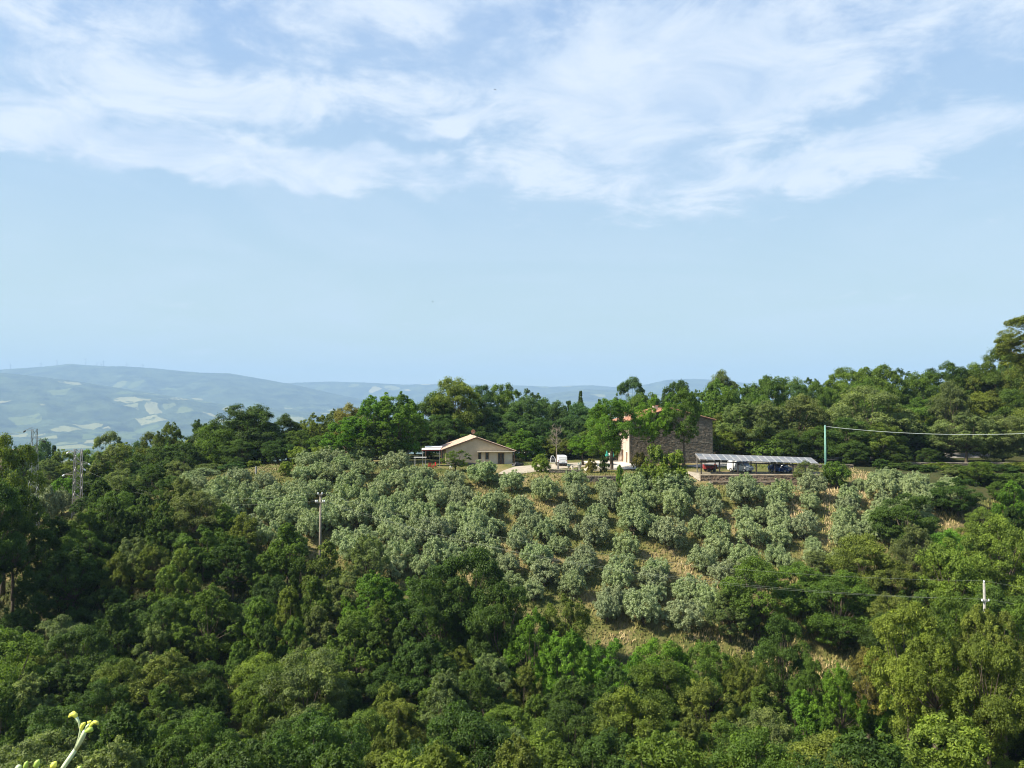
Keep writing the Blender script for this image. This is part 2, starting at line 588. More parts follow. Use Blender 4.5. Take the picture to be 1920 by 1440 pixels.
def grid_mesh(name, X, Y, Z, material, smooth=True):
    ny, nx = X.shape
    me = bpy.data.meshes.new(name)
    nv = nx * ny
    me.vertices.add(nv)
    me.vertices.foreach_set('co', np.stack([X, Y, Z], -1).reshape(-1).astype('f4'))
    ii = (np.arange(ny - 1)[:, None] * nx + np.arange(nx - 1)[None, :]).reshape(-1)
    q = np.stack([ii, ii + 1, ii + nx + 1, ii + nx], -1).reshape(-1)
    nf = (nx - 1) * (ny - 1)
    me.loops.add(nf * 4)
    me.loops.foreach_set('vertex_index', q.astype('i4'))
    me.polygons.add(nf)
    me.polygons.foreach_set('loop_start', (np.arange(nf) * 4).astype('i4'))
    me.polygons.foreach_set('loop_total', np.full(nf, 4, 'i4'))
    if smooth:
        me.polygons.foreach_set('use_smooth', np.ones(nf, bool))
    me.update(calc_edges=True)
    me.materials.append(M[material])
    return me


tx = np.linspace(-5.0, 5.0, 300)
X1 = 45 * np.sinh(tx)
Y1 = np.concatenate([np.linspace(-60, 0, 12)[:-1], np.arange(0, 240, 1.5), np.geomspace(240, 3600, 90)])
GX, GY = np.meshgrid(X1, Y1)
WOODG = [(-200, 1120), (-60, 1100), (60, 1080), (110, 1000), (150, 975), (300, 945), (400, 990), (470, 1030), (560, 1075), (700, 1140), (850, 1150), (950, 1190), (1040, 1225),
         (1130, 1225), (1250, 1228), (1380, 1235), (1440, 1180), (1480, 1150), (1500, 1180), (1490, 1290), (1640, 1280), (1640, 1150), (1700, 1080), (1780, 1010), (1850, 950), (1930, 940), (2400, 920), (2400, 3000), (-500, 3000)]


def inside(px, py, poly):
    c = False
    j = len(poly) - 1
    for i in range(len(poly)):
        xi, yi = poly[i]
        xj, yj = poly[j]
        if (yi > py) != (yj > py) and px < (xj - xi) * (py - yi) / (yj - yi) + xi:
            c = not c
        j = i
    return c


gme = grid_mesh('ground', GX, GY, terr(GX, GY), 'meadow')
GZ = terr(GX, GY)
wood_and_shade = np.zeros(GX.shape)
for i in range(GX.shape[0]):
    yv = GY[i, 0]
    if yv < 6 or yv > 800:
        wood_and_shade[i] = 1.0 if yv > 800 else 0.5
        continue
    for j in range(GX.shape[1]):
        if yv > 163 or (abs(GX[i, j]) > 58 and yv > 136) or (GX[i, j] > 62 and yv > 124):  # right-hand terrace is darkened too, its shade put into the ground colour
            wood_and_shade[i, j] = 1.0
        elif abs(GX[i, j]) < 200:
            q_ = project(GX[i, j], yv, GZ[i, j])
            wood_and_shade[i, j] = 1.0 if inside(q_[0], q_[1], WOODG) else 0.0
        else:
            wood_and_shade[i, j] = 1.0
fa = gme.attributes.new('wood_and_shade', 'FLOAT', 'POINT')
fa.data.foreach_set('value', wood_and_shade.reshape(-1).astype('f4'))
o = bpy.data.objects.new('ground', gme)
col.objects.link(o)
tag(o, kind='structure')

# far hills on a fan-shaped sheet
def crest(pts, u):
    p = np.array(pts, float)
    return np.interp(u * F + 960, p[:, 0], (HORIZON - p[:, 1]) / F)


U = np.linspace(-0.95, 0.95, 820)
YY = np.concatenate([np.linspace(1200, 7000, 40)[:-1], np.linspace(7000, 16500, 190)])
UU, YG = np.meshgrid(U, YY)
XG = UU * YG
r_far = crest([(-600, 705), (300, 722), (480, 722), (560, 718), (620, 716), (680, 718), (760, 722), (830, 720), (900, 722), (960, 723), (1040, 726), (1070, 724), (1110, 723),
               (1160, 727), (1210, 722), (1250, 713), (1300, 711), (1340, 713), (1400, 719), (1600, 728), (2500, 716)], UU) * 15000
r_mid = crest([(-600, 712), (-200, 700), (0, 694), (60, 690), (100, 687), (130, 683), (150, 685), (200, 688), (230, 688), (290, 692), (340, 697), (380, 700), (430, 701),
               (470, 708), (500, 713), (560, 724), (640, 742), (720, 756), (850, 768), (1000, 745), (1090, 731), (1160, 733), (1300, 745), (1500, 770), (2500, 780)], UU) * 12500
r_near = crest([(-600, 690), (0, 700), (70, 707), (150, 717), (250, 733), (350, 748), (450, 764), (560, 772), (700, 780), (900, 800), (1300, 812), (2500, 800)], UU) * 9800
floor = -335 + 10 * fnoise(XG, YG, 900, 2)
rug = fnoise(XG, YG, 620, 4) * 0.7 + fnoise(XG, YG, 260, 1) * 0.4 + fnoise(XG, YG, 110, 3) * 0.16 + fnoise(XG, YG, 1400, 7) * 0.8
def bell(c, wf, wb):
    d = YG - c
    return np.exp(-(d / np.where(d < 0, wf, wb)) ** 2)
def ridge(cz, c, wf, wb, amp):
    b_ = bell(c, wf, wb)
    return floor + (cz - floor) * b_ + rug * amp * b_ * (1 - b_) * 3.0
ZG = np.maximum(np.maximum(ridge(r_far, 15000, 1900, 1500, 75), ridge(r_mid, 12500, 2300, 1100, 90)), ridge(r_near, 9800, 2100, 1000, 95))
low = floor + 25 * np.clip(fnoise(XG, YG, 500, 9), 0, 1) + 20
ZG = np.maximum(ZG, low)
ZG += rng.uniform(0, 9, ZG.shape) * sm(6000, 8000, YG)
ZG -= (1 - sm(1200, 2600, YG)) * 140
o = bpy.data.objects.new('hills', grid_mesh('hills', XG, YG, ZG, 'far_country', smooth=False))
col.objects.link(o)
tag(o, kind='structure')


def drape(name, pts_px, material, lift, n=26, Ynear=None):
    """a sheet lying on the terrain inside a ground polygon given by its corners (x, y in metres)"""
    P2 = np.array(pts_px, float)
    x0, y0 = P2.min(0)
    x1, y1 = P2.max(0)
    step = max((x1 - x0), (y1 - y0)) / n
    mb = MB()
    # fan of quads between the two long edges: first half of the list is one edge, second half the other (same count)
    h = len(P2) // 2
    A, B = P2[:h], P2[h:][::-1]
    m_ = 40
    ta = np.linspace(0, 1, m_)
    def along(Q, s_):
        d = np.r_[0, np.cumsum(np.hypot(*np.diff(Q, axis=0).T))]
        return np.array([np.interp(s_, d / d[-1], Q[:, 0]), np.interp(s_, d / d[-1], Q[:, 1])]).T
    a_, b_ = along(A, ta), along(B, ta)
    k_ = 7
    wig = fnoise(ta * 40, ta * 0, 3, len(name)) * 0.25
    for i in range(m_):
        for j in range(k_):
            f = j / (k_ - 1)
            p = a_[i] * (1 - f) + b_[i] * f
            x_, y_ = p[0], p[1] + wig[i] * (1 if j in (0, k_ - 1) else 0)
            mb.v.append((x_, y_, terr1(x_, y_) + lift))
    for i in range(m_ - 1):
        for j in range(k_ - 1):
            a0 = i * k_ + j
            mb.face((a0, a0 + k_, a0 + k_ + 1, a0 + 1))
    o_ = mb.build(name, material, smooth=True, kind='structure')
    return o_


drape('gravel_drive', [(0.5, 133), (4, 137), (7.5, 141), (16, 147), (22, 152), (-2.5, 133.5), (-1, 138), (1, 143), (10, 151), (20, 157)][0:5] + [(20, 158), (9, 152), (0.5, 145), (-1.5, 139), (-2.5, 133.5)], 'gravel', 0.06)
drape('paved_yard', [(15, 140), (19, 140.5), (24, 141.5), (24.5, 160), (19, 160), (14, 158)], 'pale_paving', 0.10)
drape('forecourt', [(31, 131.5), (40, 131.5), (52.5, 131.5), (53, 137), (42, 137), (31, 137)], 'soil', 0.05)
drape('road', [(36, 143), (44, 150), (55, 156), (75, 159), (100, 160), (100, 165), (75, 164), (53, 161.5), (40, 155), (32, 146)], 'asphalt', 0.08)


# ------------------------------------------------------------------ vegetation generators (all numpy)
def unit(v):
    return v / np.maximum(np.linalg.norm(v, axis=-1, keepdims=True), 1e-9)


def leaves_mesh(name, C, Nn, L, Wd, tint, material, r, ref=None):
    """one diamond leaf per row"""
    n = len(C)
    t0 = r.normal(size=(n, 3))
    Nn = unit(Nn)
    T = unit(np.cross(Nn, t0))
    if ref is not None:
        T = unit(ref - Nn * (Nn * ref).sum(-1, keepdims=True))
    B = np.cross(Nn, T)
    L = L[:, None]
    Wd = Wd[:, None]
    droop = Nn * L * 0.18
    V = np.stack([C - T * L - droop, C + B * Wd, C + T * L - droop, C - B * Wd], 1).reshape(-1, 3)
    me = bpy.data.meshes.new(name)
    me.vertices.add(n * 4)
    me.vertices.foreach_set('co', V.reshape(-1).astype('f4'))
    me.loops.add(n * 4)
    me.loops.foreach_set('vertex_index', np.arange(n * 4, dtype='i4'))
    me.polygons.add(n)
    me.polygons.foreach_set('loop_start', (np.arange(n) * 4).astype('i4'))
    me.polygons.foreach_set('loop_total', np.full(n, 4, 'i4'))
    me.update(calc_edges=True)
    a_ = me.attributes.new('tint', 'FLOAT', 'FACE')
    a_.data.foreach_set('value', np.clip(tint, 0, 1).astype('f4'))
    me.materials.append(M[material])
    return me


def make_tree(kind, seed):
    """returns (crown mesh, trunk mesh); unit tree: height 1 and width 1 in its own scale -> real sizes by W, H below"""
    r = np.random.default_rng(seed)
    S = dict(
        oak=dict(W=8.0, H=8.5, zb=0.12, n1=36, r1=(0.12, 0.19), n2=13, r2=(0.28, 0.46), n3=88, leaf=(0.095, 0.055), st=(1.05, 0.72), up=0.6, mat='leaf', prof='dome', fill=0.78, trunk=0.24),
        ash=dict(W=6.5, H=8.5, zb=0.20, n1=30, r1=(0.11, 0.18), n2=12, r2=(0.28, 0.46), n3=76, leaf=(0.09, 0.047), st=(0.95, 0.82), up=0.5, mat='leaf', prof='egg', fill=0.76, trunk=0.17),
        elm=dict(W=5.0, H=8.0, zb=0.10, n1=27, r1=(0.12, 0.2), n2=12, r2=(0.26, 0.46), n3=80, leaf=(0.085, 0.046), st=(0.85, 1.0), up=0.45, mat='leaf', prof='cone', fill=0.75, trunk=0.12),
        olive=dict(W=4.6, H=4.0, zb=0.16, n1=19, r1=(0.17, 0.25), n2=11, r2=(0.26, 0.42), n3=64, leaf=(0.10, 0.038), st=(0.8, 1.05), up=0.35, mat='olive_leaf', prof='bush', fill=0.66, trunk=0.16),
        shrub=dict(W=3.0, H=2.4, zb=0.0, n1=15, r1=(0.18, 0.27), n2=10, r2=(0.28, 0.45), n3=55, leaf=(0.085, 0.045), st=(0.8, 0.95), up=0.4, mat='leaf', prof='bush', fill=0.66, trunk=0.06),
        cypress=dict(W=2.0, H=9.0, zb=0.06, n1=46, r1=(0.18, 0.28), n2=9, r2=(0.3, 0.5), n3=44, leaf=(0.09, 0.045), st=(0.6, 1.9), up=0.2, mat='leaf', prof='spire', fill=0.55, trunk=0.1),
        sparse=dict(W=5.0, H=8.5, zb=0.20, n1=22, r1=(0.12, 0.18), n2=10, r2=(0.28, 0.44), n3=46, leaf=(0.10, 0.045), st=(0.95, 0.8), up=0.4, mat='leaf', prof='egg', fill=0.82, trunk=0.13),
    )[kind]
    W_, H_ = S['W'], S['H']
    hw = W_ / 2
    z0 = S['zb'] * H_
    zc = z0 + (H_ - z0) * 0.45
    # main boughs
    cs = []
    lumps = r.normal(size=(5, 3))
    lumps = unit(lumps)
    lw = r.uniform(-0.22, 0.22, 5)
    tries = 0
    while len(cs) < S['n1'] and tries < 4000:
        tries += 1
        d = unit(r.normal(size=3))
        f = S['fill'] * (1 + sum(lw[k] * max(0, d @ lumps[k]) ** 2 for k in range(5)))
        if len(cs) % 4 == 3:
            f *= r.uniform(0.35, 0.75)
        zr = (H_ - zc) if d[2] > 0 else (zc - z0)
        x_, y_, z_ = d[0] * hw * f, d[1] * hw * f, zc + d[2] * zr * (f + 0.08)
        t_ = (z_ - z0) / (H_ - z0)
        if S['prof'] == 'cone':
            k = 1.15 - 0.75 * max(t_, 0)
        elif S['prof'] == 'egg':
            k = 1.1 - 0.35 * abs(t_ - 0.4) * 2
        elif S['prof'] == 'spire':
            z_ = z0 + (H_ * 0.94 - z0) * r.uniform(0, 1) ** 0.9
            t_ = (z_ - z0) / (H_ - z0)
            k = (1 - t_ ** 2.2) * 0.95 * min(1, 0.5 + t_ * 3) + 0.05
        else:
            k = 1.0
        c_ = np.array([x_ * k, y_ * k, z_])
        rr = r.uniform(*S['r1']) * W_ * (0.55 if S['prof'] == 'spire' and t_ > 0.8 else 1)
        if cs and tries < 2500 and min(np.linalg.norm(c_ - q[0]) for q in cs) < rr * (0.35 if S['prof'] == 'spire' else 0.75):
            continue
        cs.append((c_, rr))
    subc, subr, subt, subo = [], [], [], []
    for (c_, rr) in cs:
        bt = r.uniform(-0.12, 0.12)
        outw = unit(c_ - np.array([0, 0, zc - 0.6]))
        for _ in range(S['n2']):
            d = unit(r.normal(size=3) + outw * 0.7 + np.array([0, 0, 0.75]))
            subc.append(c_ + d * rr * r.uniform(0.62, 1.08) * np.array([1, 1, 0.85]))
            subr.append(rr * r.uniform(*S['r2']))
            subt.append(bt + r.uniform(-0.14, 0.14))
            subo.append(d)
        if kind in ('elm', 'ash', 'olive', 'sparse'):       # shoots that stick out of the top of a bough
            for _ in range(4 if kind == 'olive' else 2):
                d = unit(outw * 0.8 + np.array([0, 0, 1.0]) + r.normal(size=3) * 0.35)
                subc.append(c_ + d * rr * r.uniform(1.1, 1.45))
                subr.append(rr * r.uniform(0.16, 0.26))
                subt.append(bt + 0.1)
                subo.append(d)
    subc, subr, subt, subo = np.array(subc), np.array(subr), np.array(subt), np.array(subo)
    ns, n3 = len(subc), S['n3']
    cc = np.repeat(subc, n3, 0)
    rr = np.repeat(subr, n3)
    tt = np.repeat(subt, n3)
    oo = np.repeat(subo, n3, 0)
    n = len(cc)
    d = unit(r.normal(size=(n, 3)) + oo * 0.5)
    rad = rr * r.uniform(0.55, 1.18, n) ** 0.8
    st = np.array([S['st'][0], S['st'][0], S['st'][1]])
    C = cc + d * rad[:, None] * st
    # a leaf or two strays out of the clump
    stray = r.random(n) < 0.06
    C[stray] += d[stray] * rr[stray][:, None] * 0.45
    C[:, 2] = np.maximum(C[:, 2], 0.05)
    Nn = d * 0.8 + np.array([0, 0, S['up']]) + r.normal(size=(n, 3)) * 0.5
    L = S['leaf'][0] * r.uniform(0.7, 1.3, n)
    Wd = S['leaf'][1] * r.uniform(0.7, 1.3, n)
    tint = 0.45 + tt + r.normal(0, 0.10, n)
    palest = r.random(n) < 0.02  # a few random leaves take the lightest tint
    tint[palest] = 0.98
    crown = leaves_mesh(kind + '_crown', C, Nn, L, Wd, tint, S['mat'], r, d * 0.8 + np.array([0, 0, 0.75]) + r.normal(size=(n, 3)) * 0.55)
    mb = MB()
    rt = S['trunk'] * (0.9 if kind != 'shrub' else 1)
    fork = np.array([r.uniform(-.2, .2), r.uniform(-.2, .2), z0 + 0.12 * H_])
    if kind == 'olive':
        fork[2] = z0 + 0.25
    mb.tube([(0, 0, -1.2), (r.uniform(-.05, .05), 0, 0.1), tuple(fork * 0.55 + np.array([r.uniform(-.12, .12), 0, 0])), tuple(fork)], [rt * 1.5, rt * 1.15, rt * 0.85, rt * 0.7], 7)
    for (c_, q) in cs:
        if kind == 'cypress':
            break
        mid = fork * 0.5 + c_ * 0.5 + r.normal(size=3) * 0.25 + np.array([0, 0, -0.25])
        mb.tube([tuple(fork * 0.98), tuple(mid), tuple(c_)], [rt * 0.42, rt * 0.25, rt * 0.08], 5, cap=False)
    if kind == 'cypress':
        mb.tube([tuple(fork), (0, 0, H_ * 0.9)], [rt * 0.7, 0.03], 6)
    trunk = mb.mesh(kind + '_trunk', 'bark', smooth=True)
    return crown, trunk, W_, H_


LIB = {}
COUNT = dict(oak=6, ash=5, elm=4, olive=7, shrub=4, cypress=2, sparse=3)
for k, n_ in COUNT.items():
    LIB[k] = [make_tree(k, 100 + 17 * i + len(k)) for i in range(n_)]

TINTS = {   # leaf colours of the kinds of tree, linear
    'dark green': (0.055, 0.096, 0.018),
    'mid green': (0.092, 0.148, 0.023),
    'olive green': (0.122, 0.155, 0.028),
    'yellow-green': (0.138, 0.185, 0.030),
    'bright green': (0.100, 0.192, 0.020),
    'bluish green': (0.064, 0.118, 0.032),
    'grey-green': (0.132, 0.168, 0.058),
    'silvery': (0.262, 0.335, 0.138),
    'dull grey': (0.180, 0.215, 0.105),
    'fresh green': (0.195, 0.275, 0.080),
    'rusty green': (0.155, 0.145, 0.034),
}
TREES = []      # (root, px, py of crown centre, category phrase, tint, zone)
COLLECTED = {}


def put_tree(kind, x, y, W_, H_, tint, name, cat, zone, species, group, label=None, variant=None, sink=0.15, zbase=None):
    lib = LIB[kind]
    i = random.randrange(len(lib)) if variant is None else variant % len(lib)
    crown, trunk, w0, h0 = lib[i]
    zb = (terr1(x, y) if zbase is None else zbase) - sink
    root = bpy.data.objects.new(name, None)
    root.empty_display_size = 0.5
    root.location = (x, y, zb)
    root.rotation_euler = (0, 0, random.uniform(0, 6.283))
    root.scale = (W_ / w0, W_ / w0, H_ / h0)
    col.objects.link(root)
    c = bpy.data.objects.new('crown', crown)
    t_ = bpy.data.objects.new('trunk', trunk)
    base = TINTS[tint]
    j = random.uniform(0.84, 1.16)
    c.color = (base[0] * j * random.uniform(0.93, 1.08), base[1] * j, base[2] * j * random.uniform(0.9, 1.1), 1)
    for q in (c, t_):
        q.parent = root
        col.objects.link(q)
    root['category'] = cat
    if group:
        root['group'] = group
    if label:
        root['label'] = label
    px, py = project(x, y, zb + H_ * 0.6)
    TREES.append([root, px, py, species, tint, zone, label])
    return root


def solve_ground(px, py, hgt):
    """distance at which the ray through (px, py) passes hgt metres above the ground"""
    v = pixdir(px, py)
    prev = None
    for Y in np.arange(38, 240, 0.5):
        g = v.z / v.y * Y - (terr1(v.x / v.y * Y, Y) + hgt)
        if g <= 0:
            return Y
    return None


# ---- olives, each at its own place on the slope: crown centre and width in the photograph
OL = """905,888,64 849,898,42 962,904,56 794,888,50 818,912,46 866,942,46 790,918,50 825,936,50 801,967,50 856,967,50 904,956,55 931,932,42 979,953,60
1017,898,55 1024,924,60 1079,898,56 1082,926,56 1137,908,44 1144,936,52 1120,962,46 1189,918,52 1186,953,56 1220,939,46 1261,912,76 1189,987,60 1268,949,60
1327,929,52 1330,952,46 1395,904,52 1392,932,60 1395,962,46 1048,985,46 1110,1000,66 1021,996,50 993,984,50 972,1013,60 924,987,52 883,1018,60 814,1004,60
1172,1022,50 1254,1008,76 1344,998,56 1406,1004,56 1100,1041,50 1048,1018,44 1007,1041,60 952,1054,52 1168,1058,60 1230,1064,60 1316,1051,56 1082,1070,55
1021,1075,60 1158,1085,56 1223,1090,60 1072,1100,58 1000,1104,50 1144,1112,56 1137,1144,62 1230,1109,50 1208,1150,72 1285,1160,70 1296,1109,60 1364,1077,60
1392,1048,54 675,855,54 682,874,50 618,862,60 580,864,50 570,888,46 622,882,50 660,905,60 745,870,60 730,893,50 780,887,46 445,898,46 495,898,50
415,914,46 467,921,48 555,908,50 520,926,50 600,912,50 565,930,50 647,936,50 692,938,52 712,915,50 755,905,52 755,934,52 735,952,50 780,960,52 625,953,50
555,953,50 520,950,46 485,942,46 450,941,46 665,974,58 725,972,56 617,976,52 570,968,50 535,974,50 585,990,52 785,982,50 645,1007,50 680,1017,50 735,1001,52
767,1014,50 805,1002,40 705,1034,54 750,1045,56 662,1034,50 817,1037,52 734,1062,60 794,1056,50 845,1040,50 881,1048,50 919,1031,52 1467,920,54 1522,917,50
1517,941,46 1455,937,50 1455,966,50 1590,928,56 1587,950,46 1642,888,36 1667,892,50 1715,903,56 1782,902,50 1652,922,60 1710,928,60 1722,948,60 1657,947,52
1582,972,50 1507,991,48 1517,968,44 1645,975,56 1655,996,50 1715,984,60 1780,935,54 1462,987,46 1580,1005,56 1522,1022,42 1455,1006,48 1455,1037,46 1525,1040,40
1572,1040,40 1472,1048,40 1430,915,44 1420,966,46 1345,1025,46 888,985,46 905,1060,46 955,1085,50 1180,1120,46 1430,1060,44 1310,985,40 1610,900,30 862,1010,44 1060,955,40
860,925,40 700,958,44 1400,1085,44 640,870,44 598,880,44 505,962,46 842,985,46 1225,975,44 1330,1130,56 1750,915,50 1690,955,50 1620,985,40 398,940,48 432,962,48 470,984,48 508,1006,46 372,908,42 548,1022,46 352,900,36""".split()
PATCHES = [(905, 925, 30, 26), (1040, 955, 26, 16), (1070, 985, 18, 20), (1610, 905, 22, 24), (1550, 950, 12, 60), (1490, 950, 12, 50), (1345, 1105, 24, 40), (1280, 1075, 18, 30), (1160, 1195, 60, 16), (1330, 1190, 60, 16), (725, 890, 14, 30)]
olive_xy = []
for s_ in OL:
    px, py, wpx = map(float, s_.split(','))
    if 1000 < px < 1240 and py < 905:
        py += 4
        wpx *= 0.9
    Y = solve_ground(px, py, 1.75)
    p = at(px, py, Y)
    wm = wpx / F * Y * random.uniform(0.82, 1.08) * (1.07 if px < 900 else 0.99)
    hm = min(4.2, max(2.3, wm * random.uniform(0.70, 0.90))) * (0.84 if py < 916 else 1.0)
    u = random.random()
    tint = 'silvery' if u < 0.5 else ('fresh green' if u < 0.82 else 'dull grey')
    if (px, py) in ((1137, 1144), (1285, 1160), (1364, 1077)):
        tint = 'dull grey'
    if px > 1590 and py < 960:
        tint = 'silvery'
    olive_xy.append((p.x, p.y))
    put_tree('olive', p.x, p.y, wm, hm, tint, 'olive_tree', 'olive tree', 'olive', 'olive tree', 'olive trees on the dry grass slope')

